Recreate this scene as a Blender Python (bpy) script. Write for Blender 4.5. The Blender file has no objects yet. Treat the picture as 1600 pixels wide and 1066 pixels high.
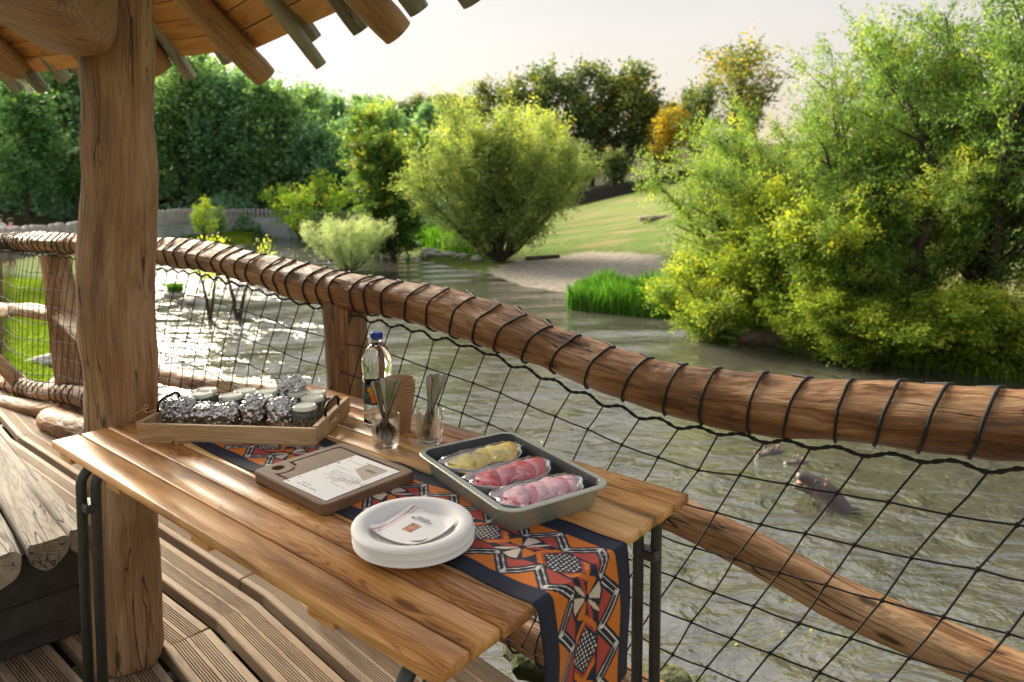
import bpy, bmesh, math, random
import numpy as np
from mathutils import Vector, Matrix

R = math.radians
SC = bpy.context.scene
COL = SC.collection

# ------------------------------------------------------------------ camera
CAMZ, PITCH, FPX, CYP = 1.45, 0.064977, 1134.29, 367.7
cam_d = bpy.data.cameras.new('camera')
cam = bpy.data.objects.new('camera', cam_d); COL.objects.link(cam)
cam.location = (0, 0, CAMZ)
cam.rotation_euler = (math.pi / 2 - PITCH, 0, 0)
cam_d.sensor_width = 36.0
cam_d.lens = FPX / 1600 * 36
cam_d.shift_y = -(533.0 - CYP) / 1600
cam_d.clip_start, cam_d.clip_end = 0.05, 900
cam_d.dof.use_dof = True
cam_d.dof.focus_distance = 1.75
cam_d.dof.aperture_fstop = 4.4
SC.camera = cam

# ------------------------------------------------------------------ sky, sun, exposure
SUN_EL, SUN_AZ = R(27), R(-45)          # azimuth from +Y towards +X
W = bpy.data.worlds.new('World'); SC.world = W
W.use_nodes = True
wn, wl = W.node_tree.nodes, W.node_tree.links
wn.clear()
sky = wn.new('ShaderNodeTexSky'); sky.sky_type = 'NISHITA'
sky.sun_disc = False
sky.sun_elevation = SUN_EL
sky.sun_rotation = SUN_AZ
sky.altitude = 100; sky.air_density = 1.0; sky.dust_density = 2.2; sky.ozone_density = 1.0
hs = wn.new('ShaderNodeHueSaturation'); hs.inputs['Saturation'].default_value = 0.35
pale = wn.new('ShaderNodeMix'); pale.data_type = 'RGBA'
pale.inputs[0].default_value = 0.93
# thin high haze over the whole sky, warmer towards the horizon all round
wtc = wn.new('ShaderNodeTexCoord'); wsx = wn.new('ShaderNodeSeparateXYZ'); wrp = wn.new('ShaderNodeValToRGB')
wl.new(wtc.outputs['Generated'], wsx.inputs[0]); wl.new(wsx.outputs['Z'], wrp.inputs[0])
we = wrp.color_ramp.elements; we.new(.5); we.new(.5)
for x_, (p_, c_) in zip(we, [(.05, (1.0, .74, .44)), (.15, (.98, .86, .70)), (.27, (.90, .86, .81)), (.6, (.84, .84, .86))]):
    x_.position = p_; x_.color = (*c_, 1)
wsc = wn.new('ShaderNodeVectorMath'); wsc.operation = 'SCALE'; wsc.inputs[3].default_value = 0.90
wns = wn.new('ShaderNodeTexNoise'); wns.inputs['Scale'].default_value = 2.2; wns.inputs['Detail'].default_value = 4
wmp = wn.new('ShaderNodeMapping'); wmp.inputs['Scale'].default_value = (1, 1, 4); wl.new(wtc.outputs['Generated'], wmp.inputs[0]); wl.new(wmp.outputs[0], wns.inputs['Vector'])
wmr = wn.new('ShaderNodeMapRange'); wmr.inputs[1].default_value = .3; wmr.inputs[2].default_value = .7; wmr.inputs[3].default_value = .93; wmr.inputs[4].default_value = 1.05; wl.new(wns.outputs['Fac'], wmr.inputs[0])
wcl = wn.new('ShaderNodeVectorMath'); wcl.operation = 'SCALE'; wl.new(wrp.outputs[0], wcl.inputs[0]); wl.new(wmr.outputs[0], wcl.inputs[3])
wl.new(wcl.outputs[0], wsc.inputs[0]); wl.new(wsc.outputs[0], pale.inputs[7])
bg = wn.new('ShaderNodeBackground'); bg.inputs['Strength'].default_value = 0.12
wo = wn.new('ShaderNodeOutputWorld')
wl.new(sky.outputs[0], hs.inputs['Color'])
wl.new(hs.outputs[0], pale.inputs[6])
wl.new(pale.outputs[2], bg.inputs[0]); wl.new(bg.outputs[0], wo.inputs[0])

sd = bpy.data.lights.new('sun', 'SUN'); sun = bpy.data.objects.new('sun', sd); COL.objects.link(sun)
sd.energy = 3.0; sd.angle = R(34.0); sd.color = (1.0, 0.89, 0.70)
sv = Vector((math.sin(SUN_AZ) * math.cos(SUN_EL), math.cos(SUN_AZ) * math.cos(SUN_EL), math.sin(SUN_EL)))
sun.rotation_euler = sv.to_track_quat('Z', 'Y').to_euler()
sun.location = sv * 50

SC.view_settings.view_transform = 'Standard'
SC.view_settings.look = 'None'
SC.view_settings.gamma = 1
SC.view_settings.use_curve_mapping = False
SC.view_settings.exposure = 2.75
SC.render.engine = 'CYCLES'
SC.cycles.use_denoising = True
SC.cycles.max_bounces = 10
SC.cycles.transparent_max_bounces = 16
SC.cycles.transmission_bounces = 10
SC.cycles.sample_clamp_indirect = 6
SC.cycles.caustics_reflective = False
SC.cycles.caustics_refractive = False

# ------------------------------------------------------------------ measuring helpers
cP, sP = math.cos(PITCH), math.sin(PITCH)
def ray(px, py):
    x = (px - 800) / FPX; u = -(py - CYP) / FPX
    return np.array([x, cP + u * sP, -sP + u * cP])
def onz(px, py, z):
    r = ray(px, py); return np.array([0, 0, CAMZ]) + r * ((z - CAMZ) / r[2])
def aty(px, py, Y):
    r = ray(px, py); return np.array([0, 0, CAMZ]) + r * (Y / r[1])
TZ, DZ, WZ = 0.75, -0.05, -2.2            # table top, deck top, lake level
TA = np.array([-1.28008, 1.97255, 0.0])   # table corner on the plan
TD = np.array([0.769795, -0.638291, 0.0]) # along the table and the railing
TN = np.array([0.638291, 0.769795, 0.0])  # across, towards the lake
THEAD = math.atan2(TD[1], TD[0])
def T(u, v, z=TZ): return TA + TD * u + TN * v + np.array([0, 0, z])
def onn(px, py, c):                        # pixel ray on the vertical plane n = c
    r = ray(px, py); o = np.array([0, 0, CAMZ]); return o + r * ((c - (o - TA) @ TN) / (r @ TN))
def uv_of(px, py, z):
    p = onz(px, py, z) - TA; return p @ TD, p @ TN

# ------------------------------------------------------------------ object helpers
def V3(a): return Vector((float(a[0]), float(a[1]), float(a[2])))
def tagp(o, label=None, cat=None, group=None, kind=None):
    if label: o['label'] = label
    if cat: o['category'] = cat
    if group: o['group'] = group
    if kind: o['kind'] = kind
    return o
def thing(name, label, cat, loc=(0, 0, 0), rotz=0.0, group=None, rot=None):
    o = bpy.data.objects.new(name, None); COL.objects.link(o)
    o.empty_display_size = 0.1
    o.location = V3(loc); o.rotation_euler = rot if rot else (0, 0, rotz)
    return tagp(o, label, cat, group)
def pmat(o):
    return Matrix.LocRotScale(o.location, o.rotation_euler, o.scale)

def mesh_np(name, V, F, mats=None, smooth=False, attrs=None, col=None, mi=None):
    """F: list of faces or an (n,k) int array"""
    me = bpy.data.meshes.new(name)
    V = np.asarray(V, dtype=np.float32)
    me.vertices.add(len(V)); me.vertices.foreach_set('co', V.ravel())
    if isinstance(F, np.ndarray):
        tot = np.full(len(F), F.shape[1], dtype=np.int32); flat = F.astype(np.int32).ravel()
    else:
        tot = np.array([len(f) for f in F], dtype=np.int32)
        flat = np.fromiter((i for f in F for i in f), dtype=np.int32)
    me.loops.add(len(flat)); me.loops.foreach_set('vertex_index', flat)
    me.polygons.add(len(tot))
    st = np.zeros(len(tot), dtype=np.int32); st[1:] = np.cumsum(tot)[:-1]
    me.polygons.foreach_set('loop_start', st)
    me.polygons.foreach_set('loop_total', tot)
    if mi is not None: me.polygons.foreach_set('material_index', np.asarray(mi, dtype=np.int32))
    me.polygons.foreach_set('use_smooth', np.full(len(tot), smooth, dtype=bool))
    me.update(calc_edges=True); me.validate()
    for m in (mats if isinstance(mats, (list, tuple)) else [mats]):
        if m: me.materials.append(m)
    if attrs:
        for k, a in attrs.items():
            a = np.asarray(a, dtype=np.float32)
            if a.ndim == 2:
                at = me.attributes.new(k, 'FLOAT_VECTOR', 'POINT'); at.data.foreach_set('vector', a.ravel())
            else:
                at = me.attributes.new(k, 'FLOAT', 'POINT'); at.data.foreach_set('value', a)
    if col is not None:
        c4 = np.ones((len(V), 4), dtype=np.float32); c4[:, :3] = col
        at = me.color_attributes.new('col', 'FLOAT_COLOR', 'POINT'); at.data.foreach_set('color', c4.ravel())
    return me

class MB:
    """collects shapes; build() links them as ONE mesh object"""
    def __init__(s): s.v = []; s.f = []; s.w = []; s.n = 0; s.m = []
    def add(s, V, F, wc=None, mi=0):
        V = np.asarray(V, dtype=float); s.v.append(V); s.w.append(V.copy() if wc is None else np.asarray(wc, dtype=float))
        for f in F: s.f.append(tuple(int(i) + s.n for i in f)); s.m.append(mi)
        s.n += len(V); return s
    def box(s, c, size, ax=None, bev=0.0, mi=0, wc_off=(0, 0, 0)):
        c = np.asarray(c, float); h = np.asarray(size, float) / 2
        ax = np.eye(3) if ax is None else np.asarray(ax, float)
        if bev <= 0:
            L = np.array([[x, y, z] for x in (-1, 1) for y in (-1, 1) for z in (-1, 1)]) * h
            F = [(0, 1, 3, 2), (4, 6, 7, 5), (0, 4, 5, 1), (2, 3, 7, 6), (0, 2, 6, 4), (1, 5, 7, 3)]
        else:
            b = min(bev, h.min() * .9)
            L = []; idx = {}
            for i, sx in enumerate((-1, 1)):
                for j, sy in enumerate((-1, 1)):
                    for k, sz in enumerate((-1, 1)):
                        for a in range(3):
                            q = np.array([sx * (h[0] - b), sy * (h[1] - b), sz * (h[2] - b)])
                            q[a] = (sx, sy, sz)[a] * h[a]
                            idx[(i, j, k, a)] = len(L); L.append(q)
            L = np.array(L); F = []
            g = lambda i, j, k, a: idx[(i, j, k, a)]
            for sgn in (0, 1):
                fx = [g(sgn, 0, 0, 0), g(sgn, 1, 0, 0), g(sgn, 1, 1, 0), g(sgn, 0, 1, 0)]
                fy = [g(0, sgn, 0, 1), g(0, sgn, 1, 1), g(1, sgn, 1, 1), g(1, sgn, 0, 1)]
                fz = [g(0, 0, sgn, 2), g(1, 0, sgn, 2), g(1, 1, sgn, 2), g(0, 1, sgn, 2)]
                for f in (fx, fy, fz): F.append(f if sgn else f[::-1])
            for a, b_ in ((0, 1), (0, 2), (1, 2)):
                o = 3 - a - b_
                for p in (0, 1):
                    for q in (0, 1):
                        def ii(r, w):
                            t = [0, 0, 0]; t[a] = p; t[b_] = q; t[o] = r; return idx[(t[0], t[1], t[2], w)]
                        f = [ii(0, a), ii(1, a), ii(1, b_), ii(0, b_)]
                        F.append(f)
            for i in (0, 1):
                for j in (0, 1):
                    for k in (0, 1): F.append([g(i, j, k, 0), g(i, j, k, 1), g(i, j, k, 2)])
            # fix orientation outward
            F2 = []
            for f in F:
                P = L[list(f)]; nrm = np.cross(P[1] - P[0], P[2] - P[0])
                F2.append(list(f) if nrm @ P.mean(0) >= 0 else list(f)[::-1])
            F = F2
        return s.add(L @ ax + c, F, L + np.asarray(wc_off, float), mi)
    def tube(s, P, rad, n=8, cap=True, prof=None, wc_s0=0.0, mi=0, up=None):
        P = np.asarray(P, float); m = len(P)
        rad = np.full(m, rad) if np.isscalar(rad) else np.asarray(rad, float)
        N, B, Tn = frames(P, up)
        th = np.arange(n) / n * 2 * np.pi
        cs, sn = np.cos(th), np.sin(th)
        if rad.ndim == 1: rr = np.repeat(rad[:, None], n, 1)
        else: rr = rad
        X, Y = rr * cs, rr * sn
        V = P[:, None, :] + X[..., None] * N[:, None, :] + Y[..., None] * B[:, None, :]
        L = np.concatenate([[0], np.cumsum(np.linalg.norm(np.diff(P, axis=0), axis=1))]) + wc_s0
        wc = np.stack([np.repeat(L[:, None], n, 1), X, Y], -1)
        F = []
        for i in range(m - 1):
            for j in range(n):
                k = (j + 1) % n
                F.append((i * n + j, i * n + k, (i + 1) * n + k, (i + 1) * n + j))
        if cap:
            F.append(tuple(range(n - 1, -1, -1))); F.append(tuple(range((m - 1) * n, m * n)))
        return s.add(V.reshape(-1, 3), F, wc.reshape(-1, 3), mi)
    def lathe(s, prof, n=32, c=(0, 0, 0), closed=False, mi=0):
        prof = np.asarray(prof, float); m = len(prof)
        th = np.arange(n) / n * 2 * np.pi
        V = np.stack([prof[:, None, 0] * np.cos(th), prof[:, None, 0] * np.sin(th), np.repeat(prof[:, None, 1], n, 1)], -1).reshape(-1, 3) + np.asarray(c, float)
        F = []
        for i in range(m - 1 if not closed else m):
            a, b = i, (i + 1) % m
            for j in range(n):
                k = (j + 1) % n
                F.append((a * n + j, a * n + k, b * n + k, b * n + j))
        if not closed:
            if prof[0, 0] > 1e-6: F.append(tuple(range(n - 1, -1, -1)))
            if prof[-1, 0] > 1e-6: F.append(tuple(range((m - 1) * n, m * n)))
        return s.add(V, F, None, mi)
    def loops(s, Ls, capA=True, capB=True, mi=0, mis=None):
        """stack of closed loops with the same count; quads between"""
        n = len(Ls[0]); V = np.concatenate([np.asarray(l, float) for l in Ls]); base = s.n
        s.v.append(V); s.w.append(V.copy())
        for i in range(len(Ls) - 1):
            for j in range(n):
                k = (j + 1) % n
                s.f.append((base + i * n + j, base + i * n + k, base + (i + 1) * n + k, base + (i + 1) * n + j))
                s.m.append(mis[i] if mis else mi)
        if capA: s.f.append(tuple(base + j for j in range(n - 1, -1, -1))); s.m.append(mis[0] if mis else mi)
        if capB: s.f.append(tuple(base + (len(Ls) - 1) * n + j for j in range(n))); s.m.append(mis[-1] if mis else mi)
        s.n += len(V); return s
    def mesh(s, name, mats, smooth=False, wcs=None):
        V = np.concatenate(s.v); Wc = np.concatenate(s.w)
        return mesh_np(name, V, s.f, mats, smooth, {'wc': Wc}, mi=s.m)
    def build(s, name, mats, parent=None, smooth=False, world=False, label=None, cat=None, group=None, kind=None, auto=None):
        if world and parent is not None:
            inv = np.array(pmat(parent).inverted())
            s.v = [v @ inv[:3, :3].T + inv[:3, 3] for v in s.v]
        me = s.mesh(name, mats, smooth)
        if auto is not None: sharp(me, auto)
        return link(name, me, parent, label, cat, group, kind)

def sharp(me, deg):
    """smooth faces with edges sharper than deg kept hard"""
    bm = bmesh.new(); bm.from_mesh(me)
    bmesh.ops.recalc_face_normals(bm, faces=bm.faces)
    for f in bm.faces: f.smooth = True
    for e in bm.edges:
        if len(e.link_faces) == 2 and e.calc_face_angle(0) > R(deg): e.smooth = False
    bm.to_mesh(me); bm.free()

def link(name, me, parent=None, label=None, cat=None, group=None, kind=None):
    o = bpy.data.objects.new(name, me); COL.objects.link(o)
    if parent is not None: o.parent = parent
    return tagp(o, label, cat, group, kind)

def copy_tree(o, parent=None):
    c = o.copy(); COL.objects.link(c)
    if parent is not None: c.parent = parent
    for ch in list(o.children): copy_tree(ch, c)
    return c

def frames(P, up=None):
    P = np.asarray(P, float); m = len(P)
    Tn = np.gradient(P, axis=0); Tn /= np.linalg.norm(Tn, axis=1)[:, None] + 1e-12
    u0 = np.array([0, 0, 1.0]) if up is None else np.asarray(up, float)
    if abs(Tn[0] @ u0) > .95: u0 = np.array([1.0, 0, 0]) if up is None else np.array([0, 1., 0])
    N = np.zeros_like(P); n = u0 - Tn[0] * (u0 @ Tn[0]); n /= np.linalg.norm(n)
    for i in range(m):
        n = n - Tn[i] * (n @ Tn[i]); n /= np.linalg.norm(n) + 1e-12; N[i] = n
    B = np.cross(Tn, N)
    return N, B, Tn

def catmull(P, m):
    P = np.asarray(P, float)
    d = np.concatenate([[0], np.cumsum(np.linalg.norm(np.diff(P, axis=0), axis=1) + 1e-9)])
    t = np.linspace(0, d[-1], m); tg = np.gradient(P, d, axis=0)
    i = np.clip(np.searchsorted(d, t, side='right') - 1, 0, len(P) - 2)
    h = (d[i + 1] - d[i])[:, None]; x = ((t - d[i]) / (d[i + 1] - d[i]))[:, None]
    h00 = 2 * x**3 - 3 * x**2 + 1; h10 = x**3 - 2 * x**2 + x; h01 = -2 * x**3 + 3 * x**2; h11 = x**3 - x**2
    return h00 * P[i] + h10 * h * tg[i] + h01 * P[i + 1] + h11 * h * tg[i + 1]

def sinnoise(rng, s, th, terms=9, fs=6.0, ft=4):
    z = np.zeros(np.broadcast(s, th).shape)
    for k in range(terms):
        z = z + np.sin(s * rng.uniform(.4, 1) * fs * (1 + k * .5) + rng.integers(0, ft + 1) * th + rng.uniform(0, 6.28)) / (1 + k * .55)
    return z / 2.2

def log_mb(P, rad, seed=0, n=22, step=.03, rough=.05, hew=.35, mb=None, ends=True, fs=7.0, up=None, round_end=True):
    """a hand-hewn log along P: uneven radius, flattened facets"""
    rng = np.random.default_rng(seed); mb = mb or MB()
    P = np.asarray(P, float)
    L = np.linalg.norm(np.diff(P, axis=0), axis=1).sum()
    m = max(6, int(L / step)); Q = catmull(P, m) if len(P) > 2 else P[0] + (P[1] - P[0]) * np.linspace(0, 1, m)[:, None]
    rad = np.asarray(rad, float) if not np.isscalar(rad) else np.array([rad, rad], float)
    r = np.interp(np.linspace(0, 1, m), np.linspace(0, 1, len(rad)), rad)
    s = np.linspace(0, L, m)[:, None]; th = (np.arange(n) / n * 2 * np.pi)[None, :]
    tot = 1 + rough * sinnoise(rng, s, th, fs=fs) + rough * .4 * sinnoise(rng, s, th, fs=fs * 4, ft=7)
    # hewn facets: the section is a slowly changing polygon
    poly = np.full(tot.shape, 9.0); nf = 7
    for k in range(nf):
        a = k * 2 * np.pi / nf + rng.uniform(-.25, .25) + .30 * np.sin(s * rng.uniform(.8, 2.4) + rng.uniform(0, 6))
        dk = .93 + .05 * np.sin(s * rng.uniform(2, 5) + rng.uniform(0, 6)) + .025 * np.sin(s * rng.uniform(7, 14) + rng.uniform(0, 6))
        c_ = np.cos(th - a); poly = np.where(c_ > .3, np.minimum(poly, dk / np.maximum(c_, .3)), poly)
    tot = tot * ((1 - hew) + hew * np.minimum(poly, 1.15))
    RR = r[:, None] * tot
    if round_end:
        RR[0] *= .93; RR[-1] *= .93
    mb.tube(Q, RR, n=n, up=up, wc_s0=rng.uniform(0, 20))
    return mb, Q, RR

# ------------------------------------------------------------------ materials
def newmat(name):
    m = bpy.data.materials.new(name); m.use_nodes = True
    nt = m.node_tree; nt.nodes.clear()
    out = nt.nodes.new('ShaderNodeOutputMaterial'); b = nt.nodes.new('ShaderNodeBsdfPrincipled')
    nt.links.new(b.outputs[0], out.inputs[0])
    return m, nt, b, out
def nd(nt, typ, **kw):
    n = nt.nodes.new(typ)
    for k, v in kw.items():
        if k in n.inputs.keys() if isinstance(k, str) else False: n.inputs[k].default_value = v
        else: setattr(n, k, v)
    return n
def ramp(nt, stops, inp=None, interp='LINEAR'):
    r = nt.nodes.new('ShaderNodeValToRGB'); r.color_ramp.interpolation = interp
    e = r.color_ramp.elements
    while len(e) < len(stops): e.new(.5)
    for x, (p, c) in zip(e, stops):
        x.position = p; x.color = (c[0], c[1], c[2], 1) if len(c) >= 3 else (c[0],) * 3 + (1,)
    if inp is not None: nt.links.new(inp, r.inputs[0])
    return r
def g1(x): return (x, x, x)
def mathn(nt, op, a, b=None, c=None):
    n = nt.nodes.new('ShaderNodeMath'); n.operation = op
    for i, x in enumerate((a, b, c)):
        if x is None: continue
        if isinstance(x, (int, float)): n.inputs[i].default_value = x
        else: nt.links.new(x, n.inputs[i])
    return n.outputs[0]
def mixc(nt, fac, a, b, mode='MIX'):
    n = nt.nodes.new('ShaderNodeMix'); n.data_type = 'RGBA'; n.blend_type = mode
    for i, x in ((0, fac), (6, a), (7, b)):
        if isinstance(x, (int, float)): n.inputs[i].default_value = x
        elif isinstance(x, tuple): n.inputs[i].default_value = (*x[:3], 1)
        else: nt.links.new(x, n.inputs[i])
    return n.outputs[2]
def vscale(nt, vec, sc, add=None):
    n = nt.nodes.new('ShaderNodeVectorMath'); n.operation = 'MULTIPLY'
    nt.links.new(vec, n.inputs[0]); n.inputs[1].default_value = sc
    return n.outputs[0]
def noise(nt, vec, scale=1.0, detail=3, rough=.55, dist=0.0):
    n = nt.nodes.new('ShaderNodeTexNoise'); n.inputs['Scale'].default_value = scale
    n.inputs['Detail'].default_value = detail; n.inputs['Roughness'].default_value = rough
    n.inputs['Distortion'].default_value = dist
    if vec is not None: nt.links.new(vec, n.inputs['Vector'])
    return n
def bump(nt, b, h, strength=.3, dist=.002):
    n = nt.nodes.new('ShaderNodeBump'); n.inputs['Strength'].default_value = strength; n.inputs['Distance'].default_value = dist
    nt.links.new(h, n.inputs['Height']); nt.links.new(n.outputs[0], b.inputs['Normal']); return n

def wood(name, dark, mid, light, ring=45, ringw=.22, lgw=1.1, hewn=0.0, rough=.6, coat=0.0, crack=0.0, patch=None, patch_amt=.5, knot=.5, bmp=.35, fibre=.30, spread=.25, grey=None):
    m, nt, b, out = newmat(name)
    at = nd(nt, 'ShaderNodeAttribute', attribute_name='wc')
    oi = nd(nt, 'ShaderNodeObjectInfo')
    cx = nt.nodes.new('ShaderNodeCombineXYZ')
    nt.links.new(mathn(nt, 'MULTIPLY', oi.outputs['Random'], 47.0), cx.inputs[0])
    nt.links.new(mathn(nt, 'MULTIPLY_ADD', oi.outputs['Random'], .11, -.03), cx.inputs[1])
    nt.links.new(mathn(nt, 'MULTIPLY_ADD', oi.outputs['Random'], -.07, .05), cx.inputs[2])
    add = nt.nodes.new('ShaderNodeVectorMath'); add.operation = 'ADD'
    nt.links.new(at.outputs['Vector'], add.inputs[0]); nt.links.new(cx.outputs[0], add.inputs[1])
    p = add.outputs[0]
    nA = noise(nt, vscale(nt, p, (1.6, 9, 9)), 1, 3)
    off = nt.nodes.new('ShaderNodeVectorMath'); off.operation = 'MULTIPLY_ADD'
    nt.links.new(nA.outputs['Color'], off.inputs[0]); off.inputs[1].default_value = (.0, .075, .075); nt.links.new(vscale(nt, p, (.12, 1, 1)), off.inputs[2])
    wv = nd(nt, 'ShaderNodeTexWave', wave_type='RINGS', rings_direction='X', wave_profile='SIN')
    wv.inputs['Scale'].default_value = ring; wv.inputs['Distortion'].default_value = 1.6; wv.inputs['Detail'].default_value = 2.5
    wv.inputs['Detail Scale'].default_value = .6
    nt.links.new(off.outputs[0], wv.inputs['Vector'])
    fb = noise(nt, vscale(nt, p, (2.5, 110, 110)), 1, 5, .7)
    lg = noise(nt, vscale(nt, p, (2.0, 11, 11)), 1, 5, .62, .3)
    late = mathn(nt, 'POWER', wv.outputs['Fac'], 2.2)
    a = mathn(nt, 'MULTIPLY_ADD', late, -ringw, .5 + ringw * .38)
    a = mathn(nt, 'MULTIPLY_ADD', mathn(nt, 'SUBTRACT', fb.outputs['Fac'], .5), fibre * 1.6, a)
    a = mathn(nt, 'MULTIPLY_ADD', mathn(nt, 'SUBTRACT', lg.outputs['Fac'], .5), lgw, a)
    a = mathn(nt, 'ADD', a, mathn(nt, 'MULTIPLY_ADD', oi.outputs['Random'], spread, -spread / 2))
    col = ramp(nt, [(.18, dark), (.50, mid), (.82, light)], a).outputs[0]
    if patch:
        pn = noise(nt, vscale(nt, p, (2.6, 14, 14)), 1, 3, .6, .4)
        col = mixc(nt, mathn(nt, 'MULTIPLY', ramp(nt, [(.50, g1(0)), (.68, g1(1))], pn.outputs['Fac']).outputs[0], patch_amt), col, patch)
    if grey:
        gn = noise(nt, vscale(nt, p, (1.5, 30, 30)), 1, 4, .65)
        col = mixc(nt, ramp(nt, [(.42, g1(0)), (.66, g1(.85))], gn.outputs['Fac']).outputs[0], col, grey)
    if knot > 0:
        vo = nd(nt, 'ShaderNodeTexVoronoi'); vo.inputs['Scale'].default_value = 1
        nt.links.new(vscale(nt, p, (3.2, 11, 11)), vo.inputs['Vector'])
        kf = ramp(nt, [(.07, g1(1)), (.13, g1(0))], vo.outputs['Distance']).outputs[0]
        col = mixc(nt, mathn(nt, 'MULTIPLY', kf, knot), col, tuple(x * .35 for x in dark))
    h = mathn(nt, 'MULTIPLY_ADD', fb.outputs['Fac'], .7, mathn(nt, 'MULTIPLY', wv.outputs['Fac'], .3))
    if crack > 0:
        cn = noise(nt, vscale(nt, p, (1.1, 26, 26)), 1, 2, .5, .3)
        cr = ramp(nt, [(.485, g1(0)), (.4985, g1(1)), (.5015, g1(1)), (.515, g1(0))], cn.outputs['Fac']).outputs[0]
        ms = ramp(nt, [(.42, g1(0)), (.52, g1(1))], noise(nt, vscale(nt, p, (1.3, 9, 9)), 1, 2).outputs['Fac']).outputs[0]
        cf = mathn(nt, 'MULTIPLY', cr, ms)
        col = mixc(nt, mathn(nt, 'MULTIPLY', cf, crack), col, tuple(x * .18 for x in dark))
        h = mathn(nt, 'SUBTRACT', h, mathn(nt, 'MULTIPLY', cf, 2.5))
    nt.links.new(col, b.inputs['Base Color'])
    rr = mathn(nt, 'MULTIPLY_ADD', lg.outputs['Fac'], .25, rough - .12)
    nt.links.new(rr, b.inputs['Roughness'])
    if coat: b.inputs['Coat Weight'].default_value = coat; b.inputs['Coat Roughness'].default_value = .30
    bn = bump(nt, b, h, bmp, .0018)
    if hewn:
        b2 = nt.nodes.new('ShaderNodeBump'); b2.inputs['Strength'].default_value = hewn; b2.inputs['Distance'].default_value = .012
        hn = noise(nt, vscale(nt, p, (7, 26, 26)), 1, 3, .5, .6); nt.links.new(hn.outputs['Fac'], b2.inputs['Height']); nt.links.new(b2.outputs[0], bn.inputs['Normal'])
    return m

def plain(name, col, rough=.5, metal=0.0, noise_amt=.15, nscale=8.0, bmp=0.0, trans=0.0, ior=1.45, spec=.5, bscale=None, bdist=.002):
    m, nt, b, out = newmat(name)
    tc = nd(nt, 'ShaderNodeTexCoord')
    n = noise(nt, tc.outputs['Object'], nscale, 4)
    c = ramp(nt, [(.25, tuple(x * (1 - noise_amt) for x in col)), (.75, tuple(min(1, x * (1 + noise_amt)) for x in col))], n.outputs['Fac'])
    nt.links.new(c.outputs[0], b.inputs['Base Color'])
    b.inputs['Roughness'].default_value = rough; b.inputs['Metallic'].default_value = metal
    b.inputs['IOR'].default_value = ior; b.inputs['Transmission Weight'].default_value = trans
    b.inputs['Specular IOR Level'].default_value = spec
    if bmp: bump(nt, b, noise(nt, tc.outputs['Object'], bscale or nscale * 6, 4).outputs['Fac'], bmp, bdist)
    return m
def colmat(name, rough=.7, bmp=0.0, bscale=900):
    m, nt, b, out = newmat(name)
    at = nd(nt, 'ShaderNodeAttribute', attribute_name='col')
    nt.links.new(at.outputs['Color'], b.inputs['Base Color']); b.inputs['Roughness'].default_value = rough
    if bmp:
        tc = nd(nt, 'ShaderNodeTexCoord'); bump(nt, b, noise(nt, tc.outputs['Object'], bscale, 2).outputs['Fac'], bmp, .0006)
    return m
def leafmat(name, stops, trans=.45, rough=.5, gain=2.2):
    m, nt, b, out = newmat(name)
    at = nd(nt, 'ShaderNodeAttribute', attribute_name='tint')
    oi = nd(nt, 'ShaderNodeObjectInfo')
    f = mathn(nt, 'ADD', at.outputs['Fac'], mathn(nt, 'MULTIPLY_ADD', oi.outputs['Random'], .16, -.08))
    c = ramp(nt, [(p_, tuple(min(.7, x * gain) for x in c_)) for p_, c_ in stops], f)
    nt.links.new(c.outputs[0], b.inputs['Base Color']); b.inputs['Roughness'].default_value = rough
    b.inputs['Specular IOR Level'].default_value = .35
    tr = nd(nt, 'ShaderNodeBsdfTranslucent')
    tcol = mixc(nt, 1.0, c.outputs[0], (1.18, 1.18, .66), 'MULTIPLY')
    nt.links.new(tcol, tr.inputs['Color'])
    mx = nd(nt, 'ShaderNodeMixShader'); mx.inputs[0].default_value = trans
    nt.links.new(b.outputs[0], mx.inputs[1]); nt.links.new(tr.outputs[0], mx.inputs[2]); nt.links.new(mx.outputs[0], out.inputs[0])
    return m

M = {}
M['post'] = wood('wood_post', (.11, .052, .024), (.27, .150, .070), (.43, .285, .165), ring=34, ringw=.08, rough=.72, crack=1.0, knot=.7, bmp=.5, lgw=1.5, hewn=.55)
M['rail'] = wood('wood_rail', (.085, .038, .014), (.25, .115, .042), (.44, .275, .145), ring=40, ringw=.15, rough=.58, crack=1.0, knot=.9, bmp=.6, lgw=1.8, hewn=1.0)
M['table'] = wood('wood_table', (.25, .090, .018), (.60, .285, .080), (.78, .49, .20), ring=92, rough=.46, coat=.28, patch=(.085, .032, .012), patch_amt=.85, knot=.8, bmp=.22, spread=.42, ringw=.21, lgw=1.35)
M['deck'] = wood('wood_deck', (.16, .098, .056), (.31, .205, .125), (.45, .335, .23), ring=66, rough=.75, knot=.3, bmp=.5, grey=(.35, .275, .20))
M['bench'] = wood('wood_bench', (.13, .105, .078), (.29, .245, .19), (.46, .405, .335), ring=52, rough=.8, crack=1.0, knot=.5, bmp=.8)
M['dark'] = wood('wood_dark', (.012, .012, .013), (.030, .030, .032), (.06, .06, .062), ring=52, rough=.7, knot=.3, bmp=.5)
M['roof'] = wood('wood_roof', (.22, .082, .020), (.50, .22, .062), (.66, .36, .13), ring=57, rough=.6, knot=.8, bmp=.35, spread=.3)
M['rafter'] = wood('wood_rafter', (.12, .055, .020), (.26, .135, .055), (.40, .235, .11), ring=44, rough=.65, crack=.6, knot=.6, bmp=.4)
M['pole'] = wood('wood_pole', (.10, .095, .065), (.21, .20, .145), (.34, .33, .26), ring=44, rough=.8, crack=.8, knot=.3, bmp=.6)
M['tray'] = wood('wood_tray', (.22, .125, .05), (.46, .30, .15), (.62, .46, .27), ring=88, rough=.65, knot=.5, bmp=.35)
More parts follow.
